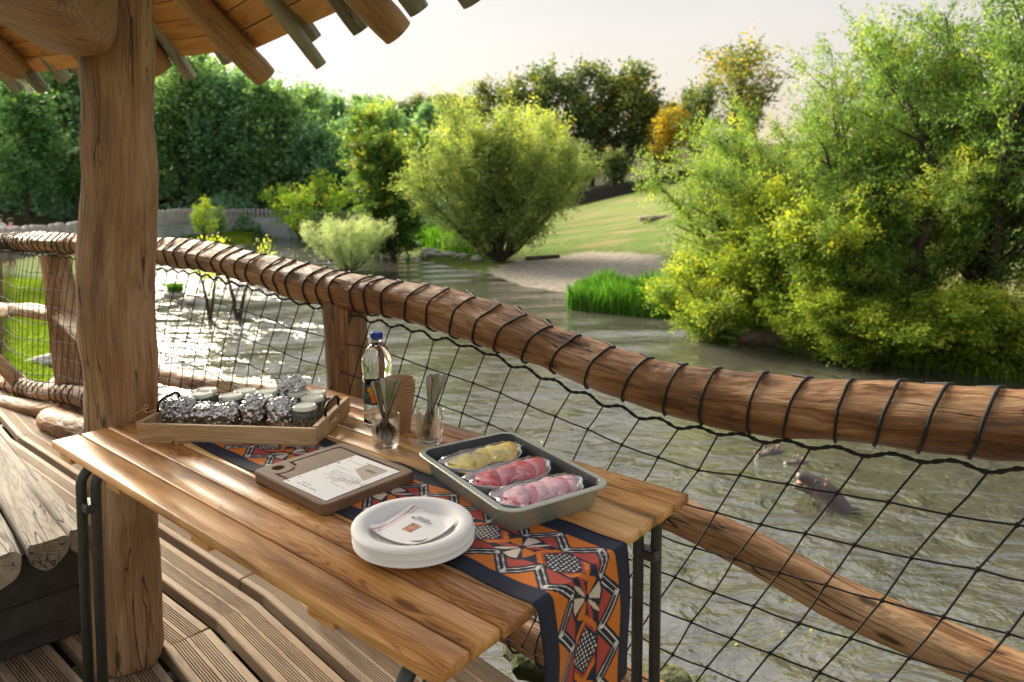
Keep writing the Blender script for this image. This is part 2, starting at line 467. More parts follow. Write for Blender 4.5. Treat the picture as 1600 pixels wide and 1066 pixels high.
M['board'] = wood('wood_board', (.06, .030, .014), (.135, .075, .037), (.22, .13, .07), ring=132, rough=.55, knot=.1, bmp=.3, fibre=.45)
M['cord'] = plain('black_cord', (.012, .012, .014), .75, bmp=.5, nscale=300)
M['rope'] = plain('dark_rope', (.020, .019, .016), .85, bmp=.9, nscale=220, bscale=420)
M['pipe'] = plain('painted_steel', (.055, .058, .058), .42, .3, .3, 30, bmp=.15)
M['iron'] = plain('black_iron', (.015, .015, .016), .4, .6, .3, 60)
M['steel'] = plain('cutlery_steel', (.20, .19, .175), .20, 1.0, .08, 40)
def foil_mat():
    m, nt, b, out = newmat('aluminium_foil')
    b.inputs['Base Color'].default_value = (.62, .62, .64, 1); b.inputs['Metallic'].default_value = 1; b.inputs['Roughness'].default_value = .19
    tc = nd(nt, 'ShaderNodeTexCoord'); n1 = noise(nt, tc.outputs['Object'], 30, 3, .5)
    wp = nt.nodes.new('ShaderNodeVectorMath'); wp.operation = 'MULTIPLY_ADD'; nt.links.new(n1.outputs['Color'], wp.inputs[0]); wp.inputs[1].default_value = (.02, .02, .02); nt.links.new(tc.outputs['Object'], wp.inputs[2])
    v1 = nd(nt, 'ShaderNodeTexVoronoi'); v1.inputs['Scale'].default_value = 62; nt.links.new(wp.outputs[0], v1.inputs['Vector'])
    v2 = nd(nt, 'ShaderNodeTexVoronoi'); v2.inputs['Scale'].default_value = 150; nt.links.new(wp.outputs[0], v2.inputs['Vector'])
    bump(nt, b, mathn(nt, 'MULTIPLY_ADD', v2.outputs['Distance'], .22, v1.outputs['Distance']), .9, .009); return m
M['foil'] = foil_mat()
M['glass'] = plain('clear_glass', (.98, .99, .985), .015, 0, 0.0, 3, trans=1.0, ior=1.48)
def thin_glass(name, tint, wt):
    m, nt, b, out = newmat(name)
    b.inputs['Base Color'].default_value = (*tint, 1); b.inputs['Roughness'].default_value = .015; b.inputs['Transmission Weight'].default_value = 1; b.inputs['IOR'].default_value = 1.45
    tr = nd(nt, 'ShaderNodeBsdfTransparent'); tr.inputs['Color'].default_value = (*tint, 1)
    mx = nd(nt, 'ShaderNodeMixShader'); mx.inputs[0].default_value = wt
    nt.links.new(tr.outputs[0], mx.inputs[1]); nt.links.new(b.outputs[0], mx.inputs[2]); nt.links.new(mx.outputs[0], out.inputs[0]); return m
M['glass'] = thin_glass('tumbler_glass', (.99, .995, .99), .5)
M['jar'] = plain('jar_glass', (.86, .95, .92), .03, 0, 0.02, 3, trans=.92, ior=1.45)
M['pet'] = plain('bottle_plastic', (.97, .985, .99), .02, 0, 0.0, 3, trans=1.0, ior=1.34)
M['cap'] = plain('blue_plastic', (.012, .05, .33), .38, 0, .05, 20)
M['lid'] = plain('jar_lid', (.80, .83, .72), .22, 0, .06, 40)
M['spread'] = plain('olive_spread', (.085, .075, .018), .5, 0, .4, 90)
M['kraft'] = plain('kraft_paper', (.44, .26, .135), .75, 0, .08, 120, bmp=.15, bscale=500, bdist=.0006)
M['plate'] = plain('pressed_fibre', (.78, .78, .775), .62, 0, .02, 60, bmp=.12, bscale=600, bdist=.0005)
M['pan_out'] = plain('pan_enamel', (.40, .42, .36), .36, .45, .08, 40)
M['pan_in'] = plain('pan_nonstick', (.030, .034, .042), .36, .1, .12, 60)
M['paper'] = colmat('printed_paper', .6)
M['cloth'] = colmat('printed_cotton', .85, .5)
M['straw'] = plain('straw', (.52, .37, .16), .6, 0, .3, 90)
M['cheese'] = plain('cheese', (.82, .66, .14), .45, 0, .18, 60)
M['cheese2'] = plain('golden_cheese', (.88, .55, .02), .42, 0, .2, 60)
M['ham'] = plain('pink_ham', (.78, .26, .30), .4, 0, .22, 50)
M['salami'] = plain('red_cured_meat', (.58, .045, .04), .4, 0, .3, 70)
M['chicken'] = plain('pale_meat', (.84, .47, .52), .4, 0, .15, 50)
M['dish'] = plain('white_dish', (.74, .75, .78), .25, 0, .03, 40)
M['concrete'] = plain('grey_concrete', (.42, .43, .45), .9, 0, .25, 1.2, bmp=.4, bscale=14, bdist=.02)
M['fence'] = plain('fence_timber', (.40, .375, .375), .85, 0, .25, 3, bmp=.3)
M['fence_dark'] = plain('dark_fence_timber', (.03, .028, .03), .9, 0, .3, 3)
M['rock'] = plain('pale_rock', (.40, .38, .36), .85, 0, .4, 3.2, bmp=.8, bscale=9, bdist=.05)
M['white_bench'] = plain('pale_bench_wood', (.55, .52, .44), .7, 0, .1, 8)
M['hippo'] = plain('hippo_hide', (.085, .066, .066), .42, 0, .35, 5, bmp=.5, bscale=24, bdist=.02)
M['hippo_pink'] = plain('pink_mouth', (.22, .10, .08), .35, 0, .2, 9)
M['white_cable'] = plain('white_cable', (.75, .75, .72), .5)
M['skin'] = plain('skin', (.50, .29, .21), .5)
M['shirt'] = plain('pale_shirt', (.50, .58, .66), .8)
M['pinkcloth'] = plain('pink_fabric', (.62, .22, .36), .8)

def film_mat():
    m, nt, b, out = newmat('cling_film')
    tc = nd(nt, 'ShaderNodeTexCoord')
    gl = nd(nt, 'ShaderNodeBsdfGlossy'); gl.inputs['Roughness'].default_value = .10; gl.inputs['Color'].default_value = (.95, .95, .97, 1)
    tr = nd(nt, 'ShaderNodeBsdfTransparent'); tr.inputs['Color'].default_value = (.95, .95, .96, 1)
    bp = nt.nodes.new('ShaderNodeBump'); bp.inputs['Strength'].default_value = .7; bp.inputs['Distance'].default_value = .004
    nt.links.new(noise(nt, vscale(nt, tc.outputs['Object'], (26, 75, 40)), 1, 3, .55, 1.2).outputs['Fac'], bp.inputs['Height'])
    nt.links.new(bp.outputs[0], gl.inputs['Normal'])
    lw = nd(nt, 'ShaderNodeLayerWeight'); lw.inputs['Blend'].default_value = .30; nt.links.new(bp.outputs[0], lw.inputs['Normal'])
    f = mathn(nt, 'MULTIPLY_ADD', mathn(nt, 'POWER', lw.outputs['Facing'], 1.6), .6, .05)
    mx = nd(nt, 'ShaderNodeMixShader'); nt.links.new(f, mx.inputs[0]); nt.links.new(tr.outputs[0], mx.inputs[1]); nt.links.new(gl.outputs[0], mx.inputs[2])
    nt.links.new(mx.outputs[0], out.inputs[0]); nt.nodes.remove(b); return m
M['film'] = film_mat()

def bark(name, c, sc=6):
    return plain(name, c, .9, 0, .4, sc, bmp=.6, bscale=sc * 4, bdist=.01)
M['bark'] = bark('dark_bark', (.055, .042, .030)); M['bark_grey'] = bark('grey_bark', (.11, .10, .08))
Y_ = lambda *a: a
M['leaf_right'] = leafmat('willow_leaves', [(.0, (.030, .064, .016)), (.45, (.085, .135, .028)), (.75, (.18, .215, .036)), (1.0, (.38, .30, .025))], .5)
M['leaf_yellow'] = leafmat('yellowing_leaves', [(.0, (.045, .085, .014)), (.42, (.12, .17, .022)), (.72, (.25, .25, .028)), (1.0, (.46, .33, .02))], .5)
M['leaf_willow'] = leafmat('round_willow_leaves', [(.0, (.045, .075, .026)), (.5, (.115, .155, .052)), (.8, (.19, .22, .075)), (1.0, (.36, .32, .05))], .45)
M['leaf_birch'] = leafmat('mid_green_leaves', [(.0, (.02, .055, .016)), (.5, (.055, .105, .025)), (.85, (.13, .17, .03)), (1.0, (.24, .23, .03))], .45)
M['leaf_forest'] = leafmat('forest_leaves', [(.0, (.026, .068, .044)), (.5, (.090, .170, .095)), (.85, (.17, .27, .12)), (1.0, (.23, .33, .11))], .40)
M['leaf_forest2'] = leafmat('warm_forest_leaves', [(.0, (.028, .065, .030)), (.5, (.085, .155, .062)), (.85, (.17, .25, .09)), (1.0, (.26, .32, .08))], .40)
M['leaf_hill'] = leafmat('hilltop_leaves', [(.0, (.020, .036, .016)), (.5, (.052, .080, .030)), (.85, (.11, .125, .030)), (1.0, (.28, .20, .025))], .35)
M['leaf_amber'] = leafmat('amber_leaves', [(.0, (.07, .08, .018)), (.5, (.20, .14, .018)), (1.0, (.40, .25, .02))], .5)
M['leaf_bright'] = leafmat('bright_green_leaves', [(.0, (.06, .12, .02)), (.5, (.14, .25, .03)), (1.0, (.34, .38, .04))], .5)
M['leaf_silver'] = leafmat('silver_leaves', [(.0, (.10, .14, .075)), (.5, (.22, .27, .15)), (1.0, (.38, .40, .20))], .35)
M['grass_blade'] = leafmat('grass_blades', gain=1.9, stops= [(.0, (.025, .075, .008)), (.5, (.06, .16, .016)), (1.0, (.15, .26, .03))], trans=.45)
M['lawn_blade'] = leafmat('lawn_blades', gain=1.25, stops= [(.0, (.07, .13, .012)), (.5, (.15, .24, .02)), (1.0, (.28, .32, .05))], trans=.45)

# ------------------------------------------------------------------ terrain and lake
LAKE_PX = [(1030, 497), (1100, 517), (1200, 540), (1300, 563), (1450, 575), (1600, 583), (1800, 598), (2300, 640)]
lake = [onz(x, y, WZ)[:2] for x, y in LAKE_PX]
lake += [np.array([60, 3]), np.array([60, -6]), T(4.5, 1.9)[:2], T(2.0, 1.75)[:2], T(.8, 1.7)[:2], T(-.4, 1.75)[:2]]
lake += [onz(x, y, WZ)[:2] for x, y in [(176, 640), (190, 540), (205, 470), (232, 425), (275, 396), (350, 387), (395, 384), (410, 363), (520, 352), (640, 346), (650, 370), (612, 392), (700, 417), (765, 428), (815, 447), (890, 459), (895, 484), (960, 490)]]
lake = np.array(lake)
def poly_sdf(X, Y, P):
    d = np.full(X.shape, 1e9); ins = np.zeros(X.shape, bool)
    for i in range(len(P)):
        a, b = P[i], P[(i + 1) % len(P)]
        e = b - a; L2 = e @ e + 1e-12
        t = np.clip(((X - a[0]) * e[0] + (Y - a[1]) * e[1]) / L2, 0, 1)
        d = np.minimum(d, np.hypot(X - a[0] - t * e[0], Y - a[1] - t * e[1]))
        c = (a[1] > Y) != (b[1] > Y)
        xx = a[0] + (Y - a[1]) / (e[1] if abs(e[1]) > 1e-9 else 1e-9) * e[0]
        ins ^= c & (X < xx)
    return np.where(ins, -d, d)
sst = lambda x, a, b: (lambda t: t * t * (3 - 2 * t))(np.clip((x - a) / (b - a), 0, 1))
def terrain_z(X, Y):
    d = poly_sdf(X, Y, lake)
    n = np.sin(X * .7 + 1.3) * np.cos(Y * .6) * .06 + np.sin(X * .21 + Y * .17) * .18
    out = WZ + .02 + .35 * (1 - np.exp(-np.maximum(d, 0) / .7)) + np.maximum(d, 0) * .01
    # meadow slope on the far right bank
    mead = sst(X, -6, 3) * sst(Y, 12, 24)
    out = out + mead * (4.7 * sst(d, 1.5, 34) + .05 * np.maximum(d - 30, 0) * sst(d, 30, 50))
    # left lawn, higher near the deck
    lawn = sst(-X, 1.5, 4.0) * (1 - sst(Y, 10, 30))
    out = out + lawn * 1.15 * sst(d, .3, 6)
    near = (1 - sst(Y, 3.2, 5.5)) * (1 - sst(np.abs(X), 20, 30))
    out = out + near * 1.15 * sst(d, .05, .9) * (1 - lawn)
    # wooded hill behind the left fence
    hill = sst(-X, -12, 8) * sst(np.hypot(X, Y), 52, 105)
    out = out + hill * 9.0 + sst(np.hypot(X, Y), 60, 160) * 3
    out = out + n * sst(d, .5, 5)
    return np.where(d < 0, WZ - .05 - .45 * np.minimum(-d, 4), out), d
gx = np.concatenate([np.arange(-240, -60, 8), np.arange(-60, -16, 1.1), np.arange(-16, 30, .55), np.arange(30, 70, 1.6), np.arange(70, 260, 9)])
gy = np.concatenate([np.arange(-60, -4, 6), np.arange(-4, 14, .45), np.arange(14, 62, .8), np.arange(62, 120, 2), np.arange(120, 420, 12)])
GX, GY = np.meshgrid(gx, gy); GZ, GD = terrain_z(GX, GY)
nxg, nyg = len(gx), len(gy)
idx = np.arange(nxg * nyg).reshape(nyg, nxg)
TF = np.stack([idx[:-1, :-1], idx[:-1, 1:], idx[1:, 1:], idx[1:, :-1]], -1).reshape(-1, 4)
bc = onz(900, 436, WZ)
sand = np.exp(-(((GX - bc[0]) / 4.2) ** 2 + ((GY - bc[1]) / 5.5) ** 2) * 1.3) * 1.3
sand = np.maximum(sand, (1 - sst(GD, .05, .4)) * .55)
lushm = (1 - sst(GD, 2.5, 9)) * .8
lushm = np.maximum(lushm, sst(-GX, 2, 4) * (1 - sst(GY, 22, 40)))
nn_ = (GX - TA[0]) * TN[0] + (GY - TA[1]) * TN[1]; ud_ = (GX - TA[0]) * TD[0] + (GY - TA[1]) * TD[1]
soil_dark = (1 - sst(nn_, .95, 1.35)) * (1 - sst(np.abs(ud_), 5, 9)) * (1 - sst(-nn_, 8, 14))  # soil colour that also paints in the shade under the deck boards
soil_dark = np.maximum(soil_dark, sst(np.hypot(GX, GY), 53, 58) * sst(-GX, -3, 3))
soil_dark = np.maximum(soil_dark, sst(GY, 64, 67) * .9)
def ground_mat():
    m, nt, b, out = newmat('meadow_ground')
    tc = nd(nt, 'ShaderNodeTexCoord'); P = tc.outputs['Object']
    s = nd(nt, 'ShaderNodeAttribute', attribute_name='sand'); l = nd(nt, 'ShaderNodeAttribute', attribute_name='lush')
    n1 = noise(nt, P, .35, 5, .65); n2 = noise(nt, P, 5, 4, .7); n3 = noise(nt, vscale(nt, P, (.25, 1.2, 1)), 1, 4, .6)
    dry = ramp(nt, [(.32, (.060, .125, .022)), (.50, (.110, .160, .038)), (.62, (.22, .19, .09)), (.75, (.26, .20, .12))], mathn(nt, 'MULTIPLY_ADD', n2.outputs['Fac'], .35, mathn(nt, 'MULTIPLY', n3.outputs['Fac'], .7))).outputs[0]
    lus = ramp(nt, [(.25, (.045, .085, .012)), (.55, (.085, .135, .020)), (.8, (.16, .18, .05))], mathn(nt, 'MULTIPLY_ADD', n2.outputs['Fac'], .5, mathn(nt, 'MULTIPLY', n1.outputs['Fac'], .5))).outputs[0]
    c = mixc(nt, mathn(nt, 'MULTIPLY', l.outputs['Fac'], 1.0), dry, lus)
    sd_ = ramp(nt, [(.3, (.27, .235, .19)), (.7, (.50, .45, .38))], noise(nt, P, 4, 5, .7).outputs['Fac']).outputs[0]
    sf = ramp(nt, [(.40, g1(0)), (.55, g1(1))], mathn(nt, 'ADD', s.outputs['Fac'], mathn(nt, 'MULTIPLY_ADD', noise(nt, P, 1.6, 5, .7).outputs['Fac'], .5, -.25))).outputs[0]
    c = mixc(nt, sf, c, sd_)
    so_ = nd(nt, 'ShaderNodeAttribute', attribute_name='soil_dark')
    c = mixc(nt, so_.outputs['Fac'], c, ramp(nt, [(.3, (.022, .024, .012)), (.7, (.06, .055, .03))], n2.outputs['Fac']).outputs[0])
    nt.links.new(c, b.inputs['Base Color']); b.inputs['Roughness'].default_value = .95; b.inputs['Specular IOR Level'].default_value = .1
    bump(nt, b, n2.outputs['Fac'], .8, .08); return m
me = mesh_np('ground', np.stack([GX, GY, GZ], -1).reshape(-1, 3), TF, ground_mat(), True, {'sand': sand.ravel(), 'lush': lushm.ravel(), 'soil_dark': soil_dark.ravel()})
link('ground', me, kind='structure')

def water_mat():
    m, nt, b, out = newmat('lake_water')
    tc = nd(nt, 'ShaderNodeTexCoord'); P = tc.outputs['Object']
    c = ramp(nt, [(.3, (.050, .050, .038)), (.7, (.074, .072, .057))], noise(nt, P, .5, 3).outputs['Fac'])
    nt.links.new(c.outputs[0], b.inputs['Base Color'])
    b.inputs['Roughness'].default_value = .06; b.inputs['IOR'].default_value = 3.0; b.inputs['Specular IOR Level'].default_value = .5
    nt.nodes.remove(c) if False else None
    # wind ripples plus ring waves spreading from the swimming hippos
    w1 = noise(nt, vscale(nt, P, (1.3, 2.3, 1)), 1.0, 4, .55, .6)
    w2 = noise(nt, P, 7.0, 3, .55, .4)
    rg = nd(nt, 'ShaderNodeTexWave', wave_type='RINGS', rings_direction='SPHERICAL'); rg.inputs['Scale'].default_value = .17
    rg.inputs['Distortion'].default_value = 3.0; rg.inputs['Detail'].default_value = 2; rg.inputs['Detail Scale'].default_value = .5
    mp = nd(nt, 'ShaderNodeMapping'); mp.inputs['Location'].default_value = (-4.2, -8.5, 0)
    nt.links.new(P, mp.inputs[0]); nt.links.new(mp.outputs[0], rg.inputs[0])
    calm = ramp(nt, [(.40, g1(.25)), (.62, g1(1))], noise(nt, vscale(nt, P, (.10, .20, 1)), 1, 3, .5).outputs['Fac']).outputs[0]
    h = mathn(nt, 'MULTIPLY', w1.outputs['Fac'], .85)
    h = mathn(nt, 'MULTIPLY_ADD', w2.outputs['Fac'], .07, h)
    h = mathn(nt, 'MULTIPLY_ADD', mathn(nt, 'MULTIPLY', h, calm), 1.0, mathn(nt, 'MULTIPLY', rg.outputs['Fac'], .20))
    bump(nt, b, h, .75, .30); return m
wx = np.linspace(-80, 90, 60); wy = np.linspace(-12, 70, 40); WX, WY = np.meshgrid(wx, wy)
wi = np.arange(2400).reshape(40, 60)
me = mesh_np('lake_water', np.stack([WX, WY, np.full_like(WX, WZ)], -1).reshape(-1, 3), np.stack([wi[:-1, :-1], wi[:-1, 1:], wi[1:, 1:], wi[1:, :-1]], -1).reshape(-1, 4), water_mat(), True)
link('lake_water', me, kind='structure')
def gz(x, y):
    z, d = terrain_z(np.array([float(x)]), np.array([float(y)])); return float(z[0])

# ------------------------------------------------------------------ deck
deck = link('deck', None) if False else bpy.data.objects.new('deck', None)
COL.objects.link(deck); deck['kind'] = 'structure'; deck.location = (0, 0, DZ)
def plank_mesh(L, wid=.152, th=.045):
    pr = [(-wid / 2, -th), (-wid / 2, -.004), (-wid / 2 + .004, 0)]
    def ribs(x0, n, p):
        o = []
        for i in range(n): o += [(x0 + i * p, 0), (x0 + i * p + .0006, -.0075), (x0 + i * p + .0038, -.0075), (x0 + i * p + .0044, 0)]
        return o
    p = .0078
    pr += ribs(-.0510, 6, p) + ribs(.0045, 6, p)
    pr += [(wid / 2 - .004, 0), (wid / 2, -.004), (wid / 2, -th)]
    pr = np.array(pr); n = len(pr)
    V = np.concatenate([np.stack([np.full(n, x), pr[:, 0], pr[:, 1]], -1) for x in (0, L)])
    F = [(j, n + j, n + (j + 1) % n, (j + 1) % n) for j in range(n)] + [tuple(range(n)), tuple(range(2 * n - 1, n - 1, -1))]
    me = mesh_np('plank', V, [f[::-1] for f in F], M['deck'], False, {'wc': V}); return me
rngd = random.Random(3)
K1, K3 = -.08, -2.8
plank_cache = {}
def add_plank(u0, v0, ang, L):
    L = round(L, 3)
    if L not in plank_cache: plank_cache[L] = plank_mesh(L)
    o = link('plank', plank_cache[L], deck)
    p = T(u0, v0, 0); o.location = (p[0], p[1], rngd.uniform(-.002, .002)); o.rotation_euler = (0, 0, THEAD + ang)
for k in range(-9, 4):
    vc = .33 + .0725 + .19 * k
    br = -.28 if k == 2 else K1
    add_plank(K3 + .004, vc, 0, br - K3 - .008)
    if k == 2: add_plank(br + .004, vc, 0, K1 - br - .004)
    a2 = R(-6.0)
    add_plank(K1 + .004 - (vc - .4) * .1, vc, a2, 3.6)
    a3 = R(6.0)
    L3 = 3.2
    add_plank(K3 - math.cos(a3) * L3, vc + math.sin(-a3) * -L3 * -1 * -1 if False else vc - math.sin(a3) * -L3 * -1 * -1 if False else vc + 0 - math.sin(a3) * -L3, -a3, L3)
js = MB()
for u in np.arange(-5.5, 3.6, .55):
    js.box(T(u, -.2, DZ - .045 - .075), (.06, 2.4, .14), np.array([TD, TN, [0, 0, 1]]))
js.build('joist', M['dark'], deck, world=True)
MB().box(T(-1.2, 1.02, DZ - .47), (8.6, .05, .74), np.array([TD, TN, [0, 0, 1]])).build('gap_blocker', M['dark'], deck, world=True)  # added dark board hiding the sunlit grass, so the deck gaps look dark

# ------------------------------------------------------------------ shelter: post, brace, rafters, boards, eave poles
shelter = thing('shelter', 'rustic timber shelter with rough log post and plank roof over the deck', 'shelter', (-1.222, 2.229, DZ))
def mat_post(mb, name, mat, auto=50, parent=shelter, label=None):
    return mb.build(name, mat, parent, world=True, auto=auto, label=label)
mb, _, _ = log_mb([(-1.218, 2.226, DZ), (-1.226, 2.23, .35), (-1.215, 2.232, .75), (-1.222, 2.236, 1.15), (-1.203, 2.236, 1.5), (-1.200, 2.236, 1.9), (-1.192, 2.236, 3.3)],
                  [.100, .106, .099, .104, .112, .106, .104, .109, .100, .094, .096, .092, .09], 11, n=36, step=.022, rough=.075, hew=.6, fs=4.5)
mat_post(mb, 'post', M['post'], 35)
# tie beam running from the post back over the terrace
bs = []
for t, hw, zb, zt in ((0, .052, 1.835, 1.90), (.05, .10, 1.825, 2.08), (.16, .125, 1.82, 2.20), (.4, .13, 1.82, 2.24), (1.0, .13, 1.82, 2.25), (2.4, .13, 1.82, 2.25)):
    p0 = np.array([-1.255 + .33 * t, 2.15 - .94 * t, 0]); sx = np.array([.94, .33, 0])
    loop = []
    for a in np.arange(16) / 16 * 2 * np.pi:
        x = math.copysign(abs(math.cos(a)) ** .55, math.cos(a)) * hw; z = math.copysign(abs(math.sin(a)) ** .55, math.sin(a))
        loop.append(p0 + sx * x + np.array([0, 0, (zb + zt) / 2 + z * (zt - zb) / 2]))
    bs.append(np.array(loop))
mb = MB().loops(bs); mb.w = [np.stack([v[:, 1], v[:, 0], v[:, 2]], -1) for v in mb.v]
mat_post(mb, 'tie_beam', M['rafter'], 45)

Q = aty(400, 76, 3.9)
e1 = np.array([-.614, .789, 0]); e2 = np.array([-.903, .43, 0])
n1 = np.array([.789, .614, 0]); n2 = np.array([.43, .903, 0])
tn = math.tan(R(40)); cs_ = math.cos(R(40)); sn_ = math.sin(R(40))
s1 = np.array([-n1[0] * cs_, -n1[1] * cs_, sn_]); s2 = np.array([-n2[0] * cs_, -n2[1] * cs_, sn_])
bis = (n1 + n2) / np.linalg.norm(n1 + n2); hk = bis @ n1
hip = np.array([-bis[0], -bis[1], hk * tn])                 # per metre inward on the plan
up1 = np.cross(e1, s1); up1 *= np.sign(up1[2]); up2 = np.cross(e2, s2); up2 *= np.sign(up2[2])
bw = .115
rngr = random.Random(5)
for k in range(30):
    a0, a1 = k * bw, (k + 1) * bw - .006
    for e, s_, upv, ln, sg in ((e1, s1, up1, 4.6, -1), (e2, s2, up2, 4.2, 1)):
        # inward slope distance a -> plan inward a*cos40 -> hip parameter
        h0, h1 = a0 * cs_ / hk, a1 * cs_ / hk
        if k >= (9 if sg < 0 else 17): continue
        A0, A1 = Q + hip * h0, Q + hip * h1
        jit = rngr.uniform(-.012, .012) if k else .02
        B0, B1 = A0 + e * sg * ln, A1 + e * sg * ln
        th = .024; dz = upv * rngr.uniform(0, .004)
        V = np.array([A0, A1, B1, B0]) + dz; V = np.concatenate([V, V + upv * th])
        L_ = ln
        wc = np.array([[0, 0, 0], [0, bw, 0], [L_, bw, 0], [L_, 0, 0]]); wc = np.concatenate([wc, wc + [0, 0, th]])
        F = [(0, 1, 2, 3), (7, 6, 5, 4), (0, 4, 5, 1), (1, 5, 6, 2), (2, 6, 7, 3), (3, 7, 4, 0)]
        mb = MB().add(V, F, wc); o = mb.build('roof_board', M['roof'], shelter, world=True, auto=30)
# roof covering above the boards
mb = MB()
for e, s_, upv, ln, sg in ((e1, s1, up1, 4.6, -1), (e2, s2, up2, 4.2, 1)):
    h1 = (9 if sg < 0 else 17) * bw * cs_ / hk
    V = np.array([Q + hip * .05, Q + hip * h1, Q + hip * h1 + e * sg * ln, Q + hip * .05 + e * sg * ln]) + upv * .032
    V = np.concatenate([V, V + upv * .03]); F = [(0, 1, 2, 3), (7, 6, 5, 4), (0, 4, 5, 1), (1, 5, 6, 2), (2, 6, 7, 3), (3, 7, 4, 0)]
    mb.add(V, F)
mb.build('roof_cover', M['dark'], shelter, world=True)
def rafter(P0, sdir, upv, r, ext, ln, seed, mat='rafter', off=None, name='rafter', rough=.05, n=18):
    off = -r - .004 if off is None else off
    a = P0 - sdir * ext + upv * off; b = P0 + sdir * ln + upv * off
    mb, _, _ = log_mb([a, b], [r * .96, r], seed, n=n, step=.06, rough=rough, hew=.3)
    return mat_post(mb, name, M[mat], 40)
upb = (up1 + up2); upb /= np.linalg.norm(upb); hipn = hip / np.linalg.norm(hip)
rafter(Q, hipn, upb, .072, .13, 3.2, 21)
for t, r_, ex in ((1.42, .070, .14), (2.75, .07, .12)): rafter(Q - e1 * t, s1, up1, r_, ex, 3.2, int(t * 100))
for t, r_, ex in ((.66, .085, .0), (1.15, .07, -.12), (1.85, .085, -.08), (2.9, .08, .0)): rafter(Q + e2 * t, s2, up2, r_, ex, 3.0, int(t * 90))
for px, py, r_, bay, lift in ((502, 103, .036, 1, .05), (565, 47, .052, 1, .06), (492, 62, .045, 1, .06), (655, 17, .052, 1, .06), (592, 22, .035, 1, .05), (742, 2, .055, 1, .06), (800, -20, .05, 1, .06),
                              (357, 96, .05, 2, .06), (298, 122, .045, 2, .05), (283, 84, .05, 2, .08), (30, 140, .055, 2, .05), (68, 141, .05, 2, .06), (103, 125, .052, 2, .06), (126, 113, .05, 2, .06), (-20, 150, .05, 2, .05)):
    # eave depth under that pixel column
    e, s_, sg, upv = (e1, s1, -1, up1) if bay == 1 else (e2, s2, 1, up2)
    best = min(np.linspace(0, 3.6, 200), key=lambda t: abs(800 + FPX * (Q + e * sg * t)[0] / (Q + e * sg * t)[1] - px))
    Yd = (Q + e * sg * best)[1] + .10
    pe = aty(px, py, Yd)
    mb, _, _ = log_mb([pe, pe + s_ * .75 + upv * .12], [r_ * .86, r_ * .86], int(px + 77), n=14, step=.06, rough=.04, hew=.15)
    mat_post(mb, 'eave_pole', M['pole'], 40)
cab = catmull([aty(26, 122, 4.6), aty(34, 126, 4.6), aty(42, 135, 4.6), aty(47, 146, 4.6)], 14)
mb = MB().tube(cab - cab[0], .013, 8); mb.build('cable', M['white_cable'], None, smooth=True, label='short white cable end hanging under the eave', cat='cable').location = V3(cab[0])

# ------------------------------------------------------------------ railing with net
railing = thing('railing', 'log railing strung with black rope net along the lake edge', 'railing', T(0, 1.0, DZ))
RP = [(50, 378), (110, 380), (200, 385), (240, 391), (330, 402), (420, 425), (475, 440), (510, 448), (560, 457), (640, 473), (720, 494), (800, 520), (870, 548), (950, 578), (1040, 605), (1120, 619), (1200, 629), (1300, 639), (1400, 648), (1500, 656), (1600, 664), (1700, 672)]
rail_pts = [aty(-60, 372, 8.8), aty(-25, 375, 7.2), aty(12, 377, 6.0)] + [onn(x, y, 1.0) for x, y in RP] + [T(2.9, 1.0, .97), T(3.6, 1.0, .98)]
mb, RQ, RRad = log_mb(rail_pts, [.076, .076, .078, .075, .072, .070, .069, .066, .066, .067, .071, .073, .072, .071, .070, .069, .069, .070], 31, n=28, step=.022, rough=.085, hew=.85, fs=7)
top_rail = mb.build('top_rail', M['rail'], railing, world=True, auto=32)
lower_pts = [aty(-40, 470, 7.6), aty(0, 484, 6.0), aty(60, 488, 4.95), aty(100, 498, 4.6), aty(135, 532, 4.3)] + [onn(x, y, 1.03) for x, y in ((244, 583), (330, 598), (400, 610), (560, 650), (800, 720), (1060, 806), (1160, 853), (1300, 930), (1450, 1000), (1600, 1062))] + [T(2.6, 1.03, .5), T(3.3, 1.03, .48)]
mb, LQ, _ = log_mb(lower_pts, [.05, .055, .06, .052, .05, .05, .046, .047, .048, .047, .046], 41, n=22, step=.03, rough=.07, hew=.6, fs=6)
mb.build('middle_rail', M['rail'], railing, world=True, auto=32)
bot_pts = [aty(-40, 570, 7.0), aty(0, 593, 5.5), aty(60, 611, 4.85), aty(130, 619, 4.35), T(-1.2, 1.0, .17), T(-.4, 1.0, .12), T(.4, 1.0, .08), T(1.3, 1.0, .06), T(2.4, 1.0, .06), T(3.4, 1.0, .06)]
mb, BQ, _ = log_mb(bot_pts, [.06, .062, .06, .055, .052, .055, .05], 43, n=20, step=.035, rough=.07, hew=.5)
mb.build('bottom_rail', M['rail'], railing, world=True, auto=32)
def rpost(p_top, p_bot, r, seed):
    mb, _, _ = log_mb([p_bot, (p_bot + p_top) / 2 + np.array([.01, 0, 0]), p_top], [r * 1.08, r, r * .95], seed, n=24, step=.03, rough=.06, hew=.8, fs=4)
    mb.build('rail_post', M['rail'], railing, world=True, auto=32)
rpost(onn(540, 470, 1.02), T(.03, 1.02, -.6), .088, 51)
rpost(onn(86, 398, 1.03), aty(124, 665, 4.62), .098, 52)
rpost(T(2.95, 1.0, .92), T(2.95, 1.0, -.6), .085, 53)
rpost(aty(-15, 380, 6.9), aty(-12, 620, 6.9), .09, 54)
